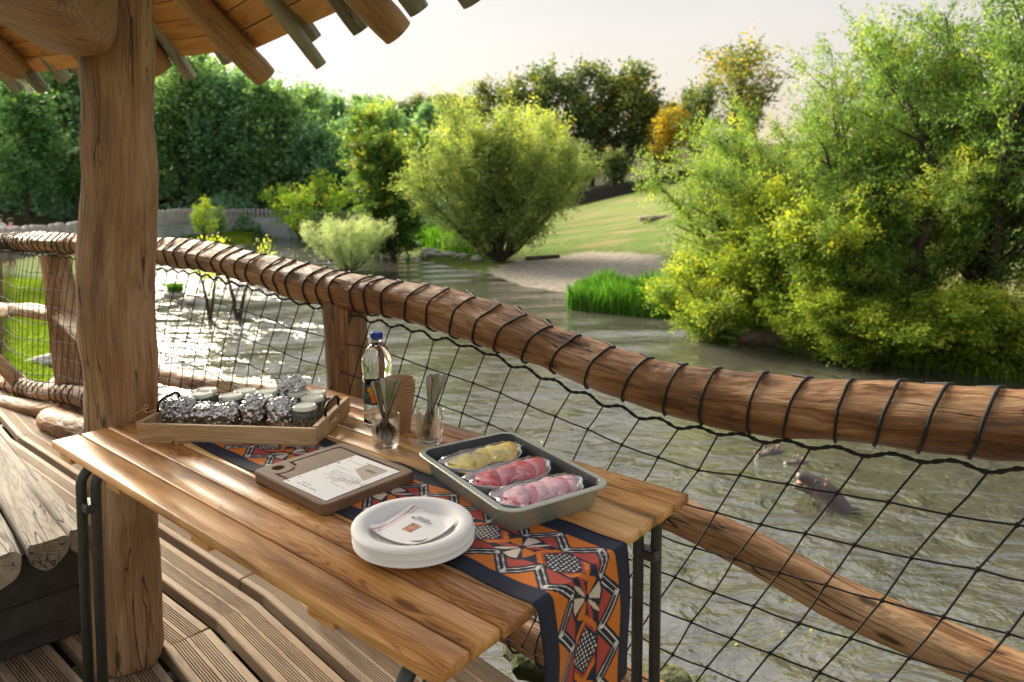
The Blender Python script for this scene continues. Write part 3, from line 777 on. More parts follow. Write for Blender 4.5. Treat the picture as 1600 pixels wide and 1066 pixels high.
for pts, r_, sd_ in (([aty(78, 655, 4.5), aty(108, 665, 4.3), aty(150, 680, 4.1)], .085, 61), ([aty(118, 640, 4.6), aty(150, 650, 4.4)], .06, 62), ([aty(-10, 560, 5.2), aty(36, 604, 5.1)], .05, 63), ([aty(2, 628, 5.0), aty(60, 640, 4.7), aty(100, 640, 4.55)], .05, 64)):
    mb, _, _ = log_mb(pts, r_, sd_, n=18, step=.03, rough=.05, hew=.4)
    mb.build('foot_log', M['rail'], railing, world=True, auto=40)
# lashing: helix on the top rail
rngn = np.random.default_rng(8)
RL = np.concatenate([[0], np.cumsum(np.linalg.norm(np.diff(RQ, axis=0), axis=1))])
RNf, RBf, RTf = frames(RQ)
def rail_at(s):
    i = np.clip(np.searchsorted(RL, s) - 1, 0, len(RQ) - 2); f = (s - RL[i]) / (RL[i + 1] - RL[i])
    return RQ[i] * (1 - f) + RQ[i + 1] * f, i
def rail_surf(s, th, off):
    p, i = rail_at(s)
    n = RRad.shape[1]; j = (th / (2 * np.pi) * n) % n; j0 = int(j); fj = j - j0
    r = RRad[i, j0 % n] * (1 - fj) + RRad[i, (j0 + 1) % n] * fj + off
    return p + RNf[i] * np.cos(th) * r + RBf[i] * np.sin(th) * r
lash = MB(); s = .15; under = []
while s < RL[-1] - .25:
    pitch = rngn.uniform(.075, .125); lean = rngn.uniform(.05, .085)
    pts = []
    for k in range(25):
        th = np.pi - k / 24 * 2 * np.pi
        pts.append(rail_surf(s + lean * (1 - abs(k / 12 - 1)) * (1 if k <= 12 else .35), th, .0035))
    lash.tube(pts, .0035, 6); under.append(s); s += pitch
lash.build('lashing', M['cord'], railing, world=True, smooth=True, kind='stuff')
# net: knots at a regular pitch along the rail, cords leaning the same way all along
def interp_path(Qp, key, x):   # point of a path at a given arc of the rail plan coordinate
    return np.stack([np.interp(x, key, Qp[:, i]) for i in range(3)], -1)
bkey = np.interp(np.arange(len(BQ)), np.arange(len(BQ)), np.arange(len(BQ)))
def near_on(Qp, p): return Qp[np.argmin(np.hypot(Qp[:, 0] - p[0], Qp[:, 1] - p[1]))]
pit = .112; ncol = int((RL[-1] - .3) / pit); nrow = 9
RU = (RQ - TA) @ TD
inw = -TN
knots = np.full((ncol, nrow, 3), np.nan)
for i in range(ncol):
    s0 = .15 + i * pit
    for j in range(nrow):
        fall = j / (nrow - 1)
        ux = np.interp(s0, RL, RU); sj = s0 - fall * .8 * np.interp(ux, [-3.2, -1.9, .6, 2.0], [.05, .25, .30, .58]) + rngn.normal(0, .003)
        sj = max(.02, sj)
        p, ii = rail_at(min(sj, RL[-1] - .02)); b = near_on(BQ, p)
        inward = np.cross(RTf[ii], [0, 0, 1.0]); inward /= np.linalg.norm(inward)
        if inward @ TN > 0: inward = -inward
        zt = p[2] - .082 - (.012 if j == 0 else 0); zb = b[2] + .02
        z = zt + (zb - zt) * fall + rngn.normal(0, .003)
        off = .02 + .035 * fall + .03 * min(1, fall * 3)
        knots[i, j] = [p[0] + inward[0] * off, p[1] + inward[1] * off, z]
net = MB()
def cord(a, b, r=.0023):
    a, b = np.asarray(a), np.asarray(b); mid = (a + b) / 2 + np.array([0, 0, -.0015]) + rngn.normal(0, .0008, 3)
    net.tube([a, mid, b], r, 5, cap=False)
for i in range(ncol):
    for j in range(nrow):
        if j + 1 < nrow: cord(knots[i, j], knots[i, j + 1])
        if i + 1 < ncol and j > 0: cord(knots[i, j], knots[i + 1, j])
        if j > 0:
            k = knots[i, j]; net.tube([k + [0, 0, .005], k + [0, 0, 0], k - [0, 0, .005]], [.0026, .0046, .0026], 6, cap=False)
net.build('net', M['cord'], railing, world=True, smooth=True)
hd = MB(); pts = []
for i in range(ncol - 1):
    pts.append(knots[i, 0]); p, ii = rail_at(.15 + (i + .5) * pit)
    q = (knots[i, 0] + knots[i + 1, 0]) / 2; q[2] = max(q[2] + .012, p[2] - .080); pts.append(q)
pts = catmull(pts, len(pts) * 4)
# twisted two-strand head rope
N_, B_, _t = frames(pts); ar = np.concatenate([[0], np.cumsum(np.linalg.norm(np.diff(pts, axis=0), axis=1))])
for ph in (0, np.pi):
    a = ar / .009 + ph; hd.tube(pts + N_ * (np.cos(a) * .0024)[:, None] + B_ * (np.sin(a) * .0024)[:, None], .0031, 6)
hd.build('head_rope', M['rope'], railing, world=True, smooth=True)
fr = MB()
for i in range(0, len(BQ) - 6, 3):
    if np.random.default_rng(i).random() < .75:
        Nn, Bn, _ = frames(BQ[i:i + 4]); a = np.linspace(0, 2 * np.pi, 14)
        fr.tube(BQ[i] + np.outer(np.cos(a), Nn[0]) * .064 + np.outer(np.sin(a), Bn[0]) * .064 + np.outer(np.linspace(0, .04, 14), BQ[i + 3] - BQ[i]) * 6, .004, 5)
fr.build('bottom_lashing', M['cord'], railing, world=True, smooth=True, kind='stuff')

# ------------------------------------------------------------------ table
table = thing('folding_table', 'folding table with varnished plank top and dark tube legs', 'table', T(0, 0, DZ), THEAD)
HT = TZ - DZ
NP, TW, TL = 11, .8100, 1.5204
pw = TW / NP
for k in range(NP):
    r_ = random.Random(k); L = TL + r_.uniform(-.003, .003)
    mb = MB().box((TL / 2, pw * (k + .5), HT - .011), (L, pw - .005, .022), bev=.0022)
    mb.build('plank', M['table'], table, auto=60)
for u in (.06, .37, .80, 1.22):
    MB().box((u, TW / 2, HT - .022 - .014), (.075, TW - .03, .026), bev=.002).build('batten', M['table'], table)
def leg_frame(u, v0, v1, top, zb, r=.0135):
    rb_ = .045; P = [(u, v0, zb)] + [(u, v0 + rb_ - rb_ * math.cos(q), top - rb_ + rb_ * math.sin(q)) for q in np.linspace(0, math.pi / 2, 8)]
    P += [(u, v1 - rb_ + rb_ * math.sin(q), top - rb_ + rb_ * math.cos(q)) for q in np.linspace(0, math.pi / 2, 8)] + [(u, v1, zb)]
    return MB().tube(P, r, 12)
for u in (.145, 1.42):
    sgn = 1
    lf = leg_frame(u, .022, .755, HT - .05, .0).build('leg_frame', M['pipe'], table, smooth=True)
    l2 = leg_frame(u + .034, .045, .778, HT - .052, .03).build('leg_frame', M['pipe'], table, smooth=True)
    for v in (.033, .766):
        MB().box((u + .017, v, HT - .15), (.06, .035, .024), bev=.004).build('clamp', M['pipe'], l2)

# ------------------------------------------------------------------ runner (printed cloth)
def pattern(y, x):
    """y metres along, x in [-1,1] across -> rgb"""
    navy = np.array([.012, .016, .036]); orange = np.array([.60, .17, .018]); red = np.array([.40, .060, .042]); cream = np.array([.62, .53, .44]); white = np.array([.70, .67, .62])
    C = np.tile(navy, x.shape + (1,)).astype(float)
    Lp = .195; hwm = .140
    ax_ = np.abs(x)
    def put(mask, c): C[mask] = c
    tri = lambda t: 1 - 4 * np.abs((t % 1) - .5)
    sgn = np.where(x > 0, 0.0, .5) * 0
    z0 = .455 + .165 * tri(y / (Lp / 2) + .25 + sgn)
    put((ax_ > z0 + .115) & (ax_ < .69), orange)
    put((ax_ < z0 - .115) & (ax_ > .25), red)
    dl = np.abs(np.abs(ax_ - z0) - .050)
    put(dl < .010, white)
    # dots where the zigzag turns
    ph = (y / (Lp / 2) + .25) % .5; yn = np.minimum(ph, .5 - ph) * (Lp / 2)
    put((np.hypot(yn, (ax_ - z0) * hwm) < .0048), white)
    # medallion
    yc = ((y + Lp / 2) % Lp) - Lp / 2; px_, py_ = x * hwm, yc
    rr = np.hypot(px_, py_); an = np.degrees(np.arctan2(py_, px_)) % 360
    def petal(a0, half, r0, r1, c, curve=0.0):
        da = (an - a0 + 180) % 360 - 180
        put((np.abs(da) < half * (1 - curve * ((rr - r0) / (r1 - r0)) ** 2)) & (rr > r0) & (rr < r1), c)
    put(rr < .047, navy)
    petal(0, 24, .007, .041, cream); petal(180, 24, .007, .041, cream)
    petal(118, 22, .008, .040, orange); petal(298, 22, .008, .040, orange)
    petal(70, 12, .008, .056, red, .9); petal(48, 10, .008, .054, cream, .9)
    petal(250, 12, .008, .056, red, .9); petal(228, 10, .008, .054, cream, .9)
    # chevrons and dot fields between medallions
    ym = (y % Lp) - Lp / 2
    for sg in (1, -1):
        ch = sg * ym - .058 + np.abs(px_) * .95
        m = (np.abs(px_) < .031) & (sg * ym > .018)
        put(m & (np.abs(ch) < .0068), orange); put(m & (np.abs(ch + .0105) < .0026), red)
    gyy = (ym / .0085) % 1 - .5; gxx = (px_ / .0088 + .5 * (np.floor(ym / .0085) % 2)) % 1 - .5
    put((np.hypot(gyy * .0085, gxx * .0088) < .0024) & (np.abs(ym) < .040 - np.abs(px_) * .95) & (np.abs(px_) < .034), white)
    return C
U0 = .30; HANG = .245; S1 = TL + .004 - U0; rb = .010
su = np.concatenate([np.arange(0, S1 - .004, .0022), S1 + np.linspace(0, rb * 1.57, 7), S1 + rb * 1.57 + np.arange(.002, HANG, .0020)])
wv_ = np.linspace(0, 1, 150)
SS, WW = np.meshgrid(su, wv_, indexing='ij')
vl = .236 + (.222 - .236) * np.clip(SS / S1, 0, 1); vr = .488 + (.512 - .488) * np.clip(SS / S1, 0, 1)
vv = vl + (vr - vl) * WW
rip = .0022 * np.sin(WW * 9 + SS * 6) * np.sin(SS * 21) + .0018 * np.sin(SS * 37 + WW * 5) + .006 * np.exp(-((SS - .60) / .03) ** 2) * np.exp(-((WW - .72) / .3) ** 2)
uu = U0 + SS; zz = HT + .0028 + np.maximum(rip, -.0018)
over = SS > S1
ang_ = np.clip((SS - S1) / rb, 0, np.pi / 2)
dn = np.maximum(SS - S1 - rb * 1.57, 0)
uu = np.where(over, U0 + S1 + np.sin(ang_) * rb + .010 * np.sin(WW * 8 + 1) * np.clip(dn / .1, 0, 1) * .8 + dn * .03, uu)
zz = np.where(over, HT + .0028 - (1 - np.cos(ang_)) * rb - dn, zz)
vv = np.where(over, vv - .012 * dn / HANG * (WW - .2) + .006 * np.sin(dn * 20), vv)
cc = pattern(SS.ravel() - (1.385 - U0), (WW.ravel() * 2 - 1)).reshape(SS.shape + (3,))
edge = np.minimum(WW, 1 - WW); cc[edge < .022] *= .55
cc *= (1 + .10 * np.sin(WW[..., None] * 431) * np.sin(SS[..., None] * 1900))
ci = np.arange(SS.size).reshape(SS.shape); cf = np.stack([ci[:-1, :-1], ci[1:, :-1], ci[1:, 1:], ci[:-1, 1:]], -1).reshape(-1, 4)
rn = thing('table_runner', 'navy table runner printed with orange and red triangles, hanging off the table end', 'table runner', T(U0, .36, TZ), THEAD)
Vr = np.stack([uu - U0, vv - .36, zz - HT], -1).reshape(-1, 3)
me = mesh_np('cloth', Vr, cf, M['cloth'], True, None, cc.reshape(-1, 3)); link('cloth', me, rn)
hm = MB()
for w_ in (0.012, .988):
    i = int(w_ * 149); hm.tube(Vr.reshape(SS.shape + (3,))[::6, i] + np.array([0, 0, .0008]), .0010, 5)
hm.build('hem', plain('navy_hem', (.012, .016, .034), .9), rn, smooth=True)

# ------------------------------------------------------------------ wooden tray with jars and foil parcels
TRA = math.atan2(.29, .417); TRH = THEAD + TRA
tc_uv = np.array([.62 + .023, .44 + .39]) / 2
tray = thing('wooden_tray', 'shallow wooden tray with black iron handles full of jars and foil parcels', 'tray', T(tc_uv[0], tc_uv[1]), TRH)
TLn, TDp = .508, .300
MB().box((0, -TDp / 2 + .006, .030), (TLn, .012, .046), bev=.0015).build('side_board', M['tray'], tray)
MB().box((0, TDp / 2 - .006, .030), (TLn, .012, .046), bev=.0015).build('side_board', M['tray'], tray)
for sx in (-1, 1):
    x = sx * (TLn / 2 - .007); mb = MB()
    dpt = TDp - .025
    mb.box((x, 0, .016), (.014, dpt, .018)); mb.box((x, 0, .0515), (.0136, .096, .011)); 
    for sy in (-1, 1): mb.box((x, sy * (dpt / 4 + .024), .041), (.0138, dpt / 2 - .048, .032))
    eb = mb.build('end_board', M['tray'], tray)
    hp = [(x, -.055, .056), (x, -.055, .078), (x, -.045, .084), (x, 0, .088), (x, .045, .084), (x, .055, .078), (x, .055, .056)]
    MB().tube(catmull(hp, 24), .0042, 10).build('handle', M['iron'], tray, smooth=True)
for k in range(5):
    MB().box((-TLn / 2 + .052 + k * .101, 0, .0035), (.094, TDp - .004, .0065)).build('slat', M['tray'], tray)
def in_tray(px, py, z):
    p = onz(px, py, z); d = p - T(tc_uv[0], tc_uv[1], 0); c, s = math.cos(TRH), math.sin(TRH)
    return d[0] * c + d[1] * s, -d[0] * s + d[1] * c
JZ = TZ + .008
def make_jar():
    t = thing('preserving_jar', 'x', 'jar', (0, 0, 0), group='clip-top preserving jars in the wooden tray')
    prof = [(0, 0), (.029, 0), (.033, .004), (.0335, .045), (.031, .053), (.0335, .057), (.0335, .061), (.0295, .061), (.0295, .05), (.030, .044), (.030, .007), (0, .005)]
    MB().lathe(prof, 28).build('glass_body', M['jar'], t, auto=40)
    MB().lathe([(0, .0062), (.0285, .0075), (.0292, .042), (.0, .043)], 24).build('contents', M['spread'], t, auto=40)
    MB().lathe([(0, .063), (.034, .063), (.0345, .066), (.033, .071), (.029, .0735), (.027, .0715), (0, .0712)], 28).build('lid', M['lid'], t, auto=30)
    w = MB().lathe([(.0338, .0585), (.0346, .0595), (.0338, .0605)], 28, closed=True)
    w.tube([(.0345, -.006, .06), (.040, -.008, .045), (.041, 0, .030), (.040, .008, .045), (.0345, .006, .06)], .0012, 6)
    w.tube([(-.0345, -.008, .06), (-.039, -.006, .072), (-.036, 0, .0745), (-.039, .006, .072), (-.0345, .008, .06)], .0012, 6)
    w.build('wire_clip', M['steel'], t, smooth=True)
    return t
jar0 = make_jar()
jl = [(332, 602, 'jar at the back left of the tray, farthest from the camera'), (314, 614, 'jar behind the leftmost foil parcels'), (361, 617, 'jar behind the widest foil parcel'),
      (388, 606, 'back row jar left of the tall foil parcel'), (424, 606, 'back row jar half hidden by the tall foil parcel'), (409, 619, 'jar tucked between two upright foil parcels'),
      (467, 612, 'back row jar just right of the tall foil parcel'), (497, 608, 'jar in the back right corner of the tray'), (488, 620, 'middle jar of the right end column by the handle'), (476, 633, 'olive green filled jar nearest the camera at the right end')]
for i, (px, py, lb) in enumerate(jl):
    x, y = in_tray(px, py, JZ + .073)
    o = jar0 if i == 0 else copy_tree(jar0)
    c, s = math.cos(TRH), math.sin(TRH); b = T(tc_uv[0], tc_uv[1], JZ)
    x = max(-.2, min(.205, x)); y = max(-.10, min(.105, y))
    o.location = (b[0] + x * c - y * s, b[1] + x * s + y * c, JZ); o.rotation_euler = (0, 0, TRH + random.Random(i).uniform(-1.2, 1.2))
    o['label'] = lb
def foil(seed, size, loc, label, rz=0, crease=True):
    bm = bmesh.new(); bmesh.ops.create_icosphere(bm, subdivisions=5, radius=1)
    V = np.array([v.co[:] for v in bm.verts]); rng = np.random.default_rng(seed)
    D = V / np.linalg.norm(V, axis=1)[:, None]; d = np.ones(len(V))
    for k in range(26):      # crumpled planes: ridged waves
        w = rng.normal(size=3); w /= np.linalg.norm(w); f = rng.uniform(2, 13)
        d += (np.abs(np.sin(D @ w * f + rng.uniform(0, 6.28))) - .6) * .42 / f ** .9
    for k in range(12):
        w = rng.normal(size=3); w /= np.linalg.norm(w); f = rng.uniform(12, 22)
        d += (np.abs(np.sin(D @ w * f + rng.uniform(0, 6.28) + 2 * np.sin(D[:, 0] * 5)) ) - .6) * .02 / f ** .5
    V = D * d[:, None]; V = np.sign(V) * np.abs(V) ** .86
    V *= np.array(size) / 2
    V[:, 2] -= V[:, 2].min(); 
    F = [tuple(v.index for v in f.verts) for f in bm.faces]; bm.free()
    me = mesh_np('foil_parcel', V, F, M['foil'], False)
    sharp(me, 38)
    o = link('foil_parcel', me, None, label, 'foil parcel', 'crumpled foil parcels in the wooden tray'); o.location = V3(loc); o.rotation_euler = (0, 0, rz); return o
def foil_at(px, py, sz, seed, label, rz=0, back=0.0):
    x, y = in_tray(px, py, JZ + .004); y += sz[1] / 2 + back
    y = max(-TDp / 2 + .016 + sz[1] / 2, y)
    c, s = math.cos(TRH), math.sin(TRH); b = T(tc_uv[0], tc_uv[1], JZ)
    foil(seed, sz, (b[0] + x * c - y * s, b[1] + x * s + y * c, JZ), label, TRH + rz)
foil_at(254, 667, (.042, .070, .062), 1, 'leftmost crumpled foil parcel standing against the tray end', .15)
foil_at(279, 667, (.046, .066, .068), 2, 'upright foil parcel second from the left tray end', -.2)
foil_at(330, 669, (.122, .070, .056), 3, 'widest foil parcel lying along the front of the tray', .05)
foil_at(389, 670, (.062, .062, .076), 4, 'pointed foil parcel in the middle of the front row', .3)
foil_at(433, 671, (.078, .066, .070), 5, 'rightmost foil parcel of the front row beside the green jar', -.1)
foil_at(441, 655, (.072, .060, .105), 6, 'tallest foil parcel standing behind the front row', .2, .045)
st = MB(); rs = np.random.default_rng(4)
for k in range(420):
    x0 = rs.uniform(-.235, .235); y0 = rs.uniform(-.135, .135)
    if k > 240: x0 = rs.uniform(.12, .238)
    a = rs.uniform(0, 6.28); L = rs.uniform(.02, .06); cu = rs.normal(0, 1.2); z0 = rs.uniform(.002, .014); hz = rs.uniform(.004, .034 if k > 240 else .018)
    t = np.linspace(-1, 1, 6); aa = a + cu * t
    P = np.stack([np.clip(x0 + np.cumsum(np.cos(aa)) * L / 6, -.238, .238), np.clip(y0 + np.cumsum(np.sin(aa)) * L / 6, -.136, .136), z0 + hz * (1 - t ** 2)], -1)
    st.tube(P, .0007, 4, cap=False)
so = st.build('straw', M['straw'], None, smooth=True, kind='stuff', label='curly packing straw lining the wooden tray', cat='straw'); so.location = V3(T(tc_uv[0], tc_uv[1], JZ)); so.rotation_euler = (0, 0, TRH)
tw = [onz(203, 652, TZ + .012), onz(215, 645, TZ + .035), onz(224, 640, TZ + .055), onz(232, 637, TZ + .06), onz(229, 632, TZ + .07), onz(225, 637, TZ + .06), onz(234, 644, TZ + .055), onz(243, 640, TZ + .06), onz(240, 650, TZ + .05), onz(246, 660, TZ + .03)]
tw = catmull(tw, 50)
b0 = tw[0].copy(); o = MB().tube(tw - b0, .0011, 6).build('twine', M['straw'], None, smooth=True, label='loop of pale raffia curling out of the left tray end', cat='twine'); o.location = V3(b0)

# ------------------------------------------------------------------ cutting board and menu card
def rrect(w, h, r, n=8, z=0, c=(0, 0)):
    P = []
    for cx, cy, a0 in ((w / 2 - r, h / 2 - r, 0), (-w / 2 + r, h / 2 - r, 90), (-w / 2 + r, -h / 2 + r, 180), (w / 2 - r, -h / 2 + r, 270)):
        for k in range(n + 1):
            a = R(a0 + 90 * k / n); P.append((c[0] + cx + r * math.cos(a), c[1] + cy + r * math.sin(a), z))
    return np.array(P)
def fill_mesh(name, loops_top, extra, mat):
    pass
cb = thing('cutting_board', 'dark oak cutting board with juice groove and round corner hole', 'cutting board', T(.834, .333), THEAD + R(-2))
bw_, bh_, bt = .298, .256, .026
bm = bmesh.new()
def bloop(P): return [bm.verts.new(p) for p in P]
def bridge(a, b):
    n = len(a)
    for i in range(n): bm.faces.new((a[i], a[(i + 1) % n], b[(i + 1) % n], b[i]))
def edges_of(l):
    out = []
    for i in range(len(l)):
        e = bm.edges.get((l[i], l[(i + 1) % len(l)])); out.append(e or bm.edges.new((l[i], l[(i + 1) % len(l)])))
    return out
o0 = bloop(rrect(bw_ - .006, bh_ - .006, .014, z=.0)); o1 = bloop(rrect(bw_, bh_, .016, z=.003)); o2 = bloop(rrect(bw_, bh_, .016, z=bt - .003)); o3 = bloop(rrect(bw_ - .006, bh_ - .006, .013, z=bt))
bridge(o0, o1); bridge(o1, o2); bridge(o2, o3)
hc = (-bw_ / 2 + .034, -bh_ / 2 + .048); hr = .0155
def groove(off):
    w, h = bw_ - .044 - 2 * off, bh_ - .044 - 2 * off; P = []
    rr_ = .036 + off
    L = rrect(w, h, .012, 6)
    keep = [p for p in L if math.hypot(p[0] - hc[0], p[1] - hc[1]) > rr_ and not (p[0] < hc[0] and p[1] < hc[1] + .0)]
    # arc round the hole between the left side and the front side
    xL, yB = -w / 2, -h / 2
    aa0 = math.acos(max(-1, min(1, (xL - hc[0]) / rr_))); pA = (xL, hc[1] + rr_ * math.sin(aa0))
    ab0 = math.asin(max(-1, min(1, (yB - hc[1]) / rr_))); pB = (hc[0] + rr_ * math.cos(ab0), yB)
    arc = [(hc[0] + rr_ * math.cos(a), hc[1] + rr_ * math.sin(a), 0) for a in np.linspace(aa0, ab0, 14)]
    # order: right-top corner, left-top corner, arc, right-bottom corner
    tr = L[0:7]; tl = L[7:14]; brc = L[21:28]
    return np.array(list(tr) + list(tl) + arc + list(brc))
gs = []
for off, z in ((0, bt), (.0015, bt - .0045), (.0055, bt - .0045), (.007, bt)):
    P = groove(off); P[:, 2] = z; gs.append(bloop(P))
for a, b in zip(gs[:-1], gs[1:]): bridge(a, b)
hcirc = [(hc[0] + hr * math.cos(a), hc[1] + hr * math.sin(a)) for a in np.arange(20) / 20 * 2 * np.pi]
h1_ = bloop([(x, y, bt) for x, y in hcirc]); h0_ = bloop([(x, y, 0) for x, y in hcirc]); bridge(h0_, h1_)
bmesh.ops.triangle_fill(bm, use_beauty=True, use_dissolve=False, edges=edges_of(o3) + edges_of(gs[0]) + edges_of(h1_))
bmesh.ops.triangle_fill(bm, use_beauty=True, use_dissolve=False, edges=edges_of(gs[-1]))
bmesh.ops.triangle_fill(bm, use_beauty=True, use_dissolve=False, edges=edges_of(o0) + edges_of(h0_))
bmesh.ops.recalc_face_normals(bm, faces=bm.faces)
bm.verts.index_update()
Vb = np.array([v.co[:] for v in bm.verts]); Fb = [tuple(v.index for v in f.verts) for f in bm.faces]; bm.free()
me = mesh_np('board', Vb, Fb, M['board'], False, {'wc': Vb}); link('board', me, cb)

def raster_sheet(name, w, h, nx, ny, colf, mat, zf=None, parent=None, th=.0006):
    xs, ys = np.linspace(-w / 2, w / 2, nx), np.linspace(-h / 2, h / 2, ny); X, Yv = np.meshgrid(xs, ys, indexing='ij')
    Z = np.zeros_like(X) if zf is None else zf(X, Yv)
    C = colf(X, Yv); I = np.arange(X.size).reshape(X.shape)
    F = np.stack([I[:-1, :-1], I[1:, :-1], I[1:, 1:], I[:-1, 1:]], -1).reshape(-1, 4)
    V = np.stack([X, Yv, Z + th], -1).reshape(-1, 3)
    # underside and rim so the sheet has thickness
    nb = len(V); V2 = V.copy(); V2[:, 2] -= th
    rim = np.concatenate([I[:-1, 0], I[-1, :-1], I[:0:-1, -1], I[0, :0:-1]])
    rf = np.stack([rim, np.roll(rim, -1), np.roll(rim, -1) + nb, rim + nb], -1)
    V = np.concatenate([V, V2]); F = np.concatenate([F, F[:, ::-1] + nb, rf[:, ::-1]])
    C2 = np.concatenate([C.reshape(-1, 3), np.full((nb, 3), .72)])
    me = mesh_np(name, V, F, mat, True, None, C2); return link(name, me, parent)
def text_mask(X, Y, rng, x0, y0, w, size, dens=.6):
    """unreadably small handwriting: a row of short joined strokes"""
    m = np.zeros(X.shape, bool); x = x0
    while x < x0 + w:
        wl_ = rng.uniform(2, 6) * size
        t = np.linspace(0, 1, 30)
        sx = x + t * wl_; sy = y0 + size * .45 * np.sin(t * wl_ / size * 5 + rng.uniform(0, 6)) * rng.uniform(.5, 1) + (size * .5 if rng.random() < .3 else 0) * np.exp(-((t - rng.random()) / .06) ** 2)
        for a, b in zip(sx, sy): m |= np.hypot(X - a, Y - b) < size * .20
        x += wl_ + size * 1.1
    return m
def card_col(X, Y):
    rng = np.random.default_rng(5); C = np.full(X.shape + (3,), .80); ink = (.05, .045, .04)
    # local frame: X along the short side (.165), Y along the long side (.212)
    w, h = .165, .212
    tri_ = (Y > .040 + (X - .0) * -.45) & (Y < .090) & (X > -.01) & (X < .06)
    C[tri_] = (.42, .35, .28)
    band = np.abs(Y - (-.02 + X * .25)) < .010 + .006 * np.sin(X * 160)
    C[band & (X > -.02)] = (.62, .58, .53)
    for k, (y0, x0, ww, sz) in enumerate([(.086, -.02, .05, .0030), (.072, -.07, .06, .0026), (.030, -.06, .05, .0026), (.012, -.045, .085, .0034), (.003, -.045, .09, .0034), (-.006, -.04, .085, .0034), (-.016, -.05, .07, .0030), (-.040, .01, .05, .0026), (-.088, -.050, .06, .0046), (-.078, -.045, .03, .0040)]):
        C[text_mask(X, Y, rng, x0, y0, ww, sz)] = ink
    lab = (np.abs(X - .030) < .018) & (np.abs(Y - .060) < .0045); C[lab & (rng.random(X.shape) < .75)] = (.05, .045, .05)
    for k in range(9):
        a = -.075; b = rng.uniform(-.1, .1); C[np.hypot((X - a) / 1.6, Y - b) < rng.uniform(.001, .003)] = (.25, .22, .2)
    C[rng.random(X.shape) < .012] *= .8
    return C
mc = raster_sheet('menu_card', .165, .212, 150, 190, card_col, M['paper'])
mc.location = V3(T(.880, .322, TZ + bt + .0004)); mc.rotation_euler = (0, 0, THEAD + R(0))
tagp(mc, 'white printed menu card with handwriting lying on the cutting board', 'card')

# ------------------------------------------------------------------ plates and napkin
PC = (1.217, .236); 
plab = ['lowest white plate of the stack, resting on the runner', 'second plate from the bottom of the white stack', 'middle plate of the white plate stack', 'plate directly under the topmost white plate', 'topmost white fibre plate, holding the napkins']
pprof = [(0, .0), (.070, .0), (.082, .003), (.092, .016), (.100, .0195), (.113, .0185), (.1165, .0145), (.1180, .0150), (.1178, .0185), (.1145, .0215), (.100, .0225), (.091, .0190), (.080, .0060), (.069, .0030), (0, .003)]
me_pl = MB().lathe(pprof, 72).mesh('plate', M['plate']); sharp(me_pl, 60)
for i in range(5):
    o = link('plate', me_pl, None, plab[i], 'plate', 'white plates in the stack')
    r_ = random.Random(i); o.location = V3(T(PC[0] + r_.uniform(-.0015, .0015), PC[1] + r_.uniform(-.0015, .0015), TZ + .0045 + i * .0062)); o.rotation_euler = (0, 0, i)
NZ = TZ + .0045 + 4 * .0062 + .0035
def nap_z(X, Y):
    r = np.hypot(X, Y); return .0022 + np.maximum(0, r - .060) ** 1.3 * 1.15 + .0012 * np.sin(X * 40) * np.sin(Y * 31)
def nap_col(X, Y):
    C = np.full(X.shape + (3,), .80); rng = np.random.default_rng(2); h = .0575
    red = np.array([.40, .10, .075]); 
    for e, t in ((Y - h, X), (X + h, Y)):   # zigzag borders on two sides
        z = np.abs(((t / .007) % 1) - .5) * .007
        m = (np.abs(e + (.0075 if e is not None else 0) - z + .0 * t) < .0011) | (np.abs(e + .0035) < .0006) | (np.abs(e + .0125) < .0006)
        if e is not None: C[m & (rng.random(X.shape) < .9)] = red
    px_, py_ = X + .002, Y - .002; pic = (np.abs(px_) < .017) & (np.abs(py_) < .0125)
    n = np.sin(px_ * 700 + 3 * np.sin(py_ * 400)) * np.sin(py_ * 620 + 2 * np.sin(px_ * 300))
    C[pic] = np.array([.46, .17, .10]); C[pic & (n > .35)] = (.66, .36, .24); C[pic & (n < -.45)] = (.22, .12, .07); C[pic & (np.abs(py_) > .0105)] = (.30, .20, .09)
    return C
nap_rot = THEAD + R(52)
def napkin(dz, du, dv, rot, label):
    n = thing('napkin', label, 'napkin', T(PC[0] + du, PC[1] + dv, NZ + dz), rot + R(90), 'paper napkins on the plates')
    s = raster_sheet('sheet', .122, .122, 150, 150, nap_col, M['paper'], nap_z, n, .0016)
    return n
napkin(0, -.010, .012, THEAD + R(8), 'lower folded paper napkin peeking out above the left edge of the top one')
np_ = napkin(.0030, .002, -.002, THEAD + R(4), 'topmost white paper napkin with red border, small picture and two lines of text')
def text_part(body, size, loc, rot, parent, mat, name='lettering'):
    cu = bpy.data.curves.new(name, 'FONT'); cu.body = body; cu.size = size; cu.extrude = .0001; cu.align_x = 'CENTER'; cu.offset = .0001
    to = bpy.data.objects.new(name, cu); COL.objects.link(to); dg = bpy.context.evaluated_depsgraph_get(); me = bpy.data.meshes.new_from_object(to.evaluated_get(dg)); bpy.data.objects.remove(to)
    me.materials.clear(); me.materials.append(mat); me.name = name
    o = link(name, me, parent, kind='stuff'); o.location = loc; o.rotation_euler = rot; return o
ink = plain('black_ink', (.02, .018, .018), .7)
text_part('THIS IS THE', .0062, (.034, .006, .0064), (0, 0, R(-90)), np_, ink)
text_part('BEST FOR TIME OF', .0062, (.027, .006, .0064), (0, 0, R(-90)), np_, ink)

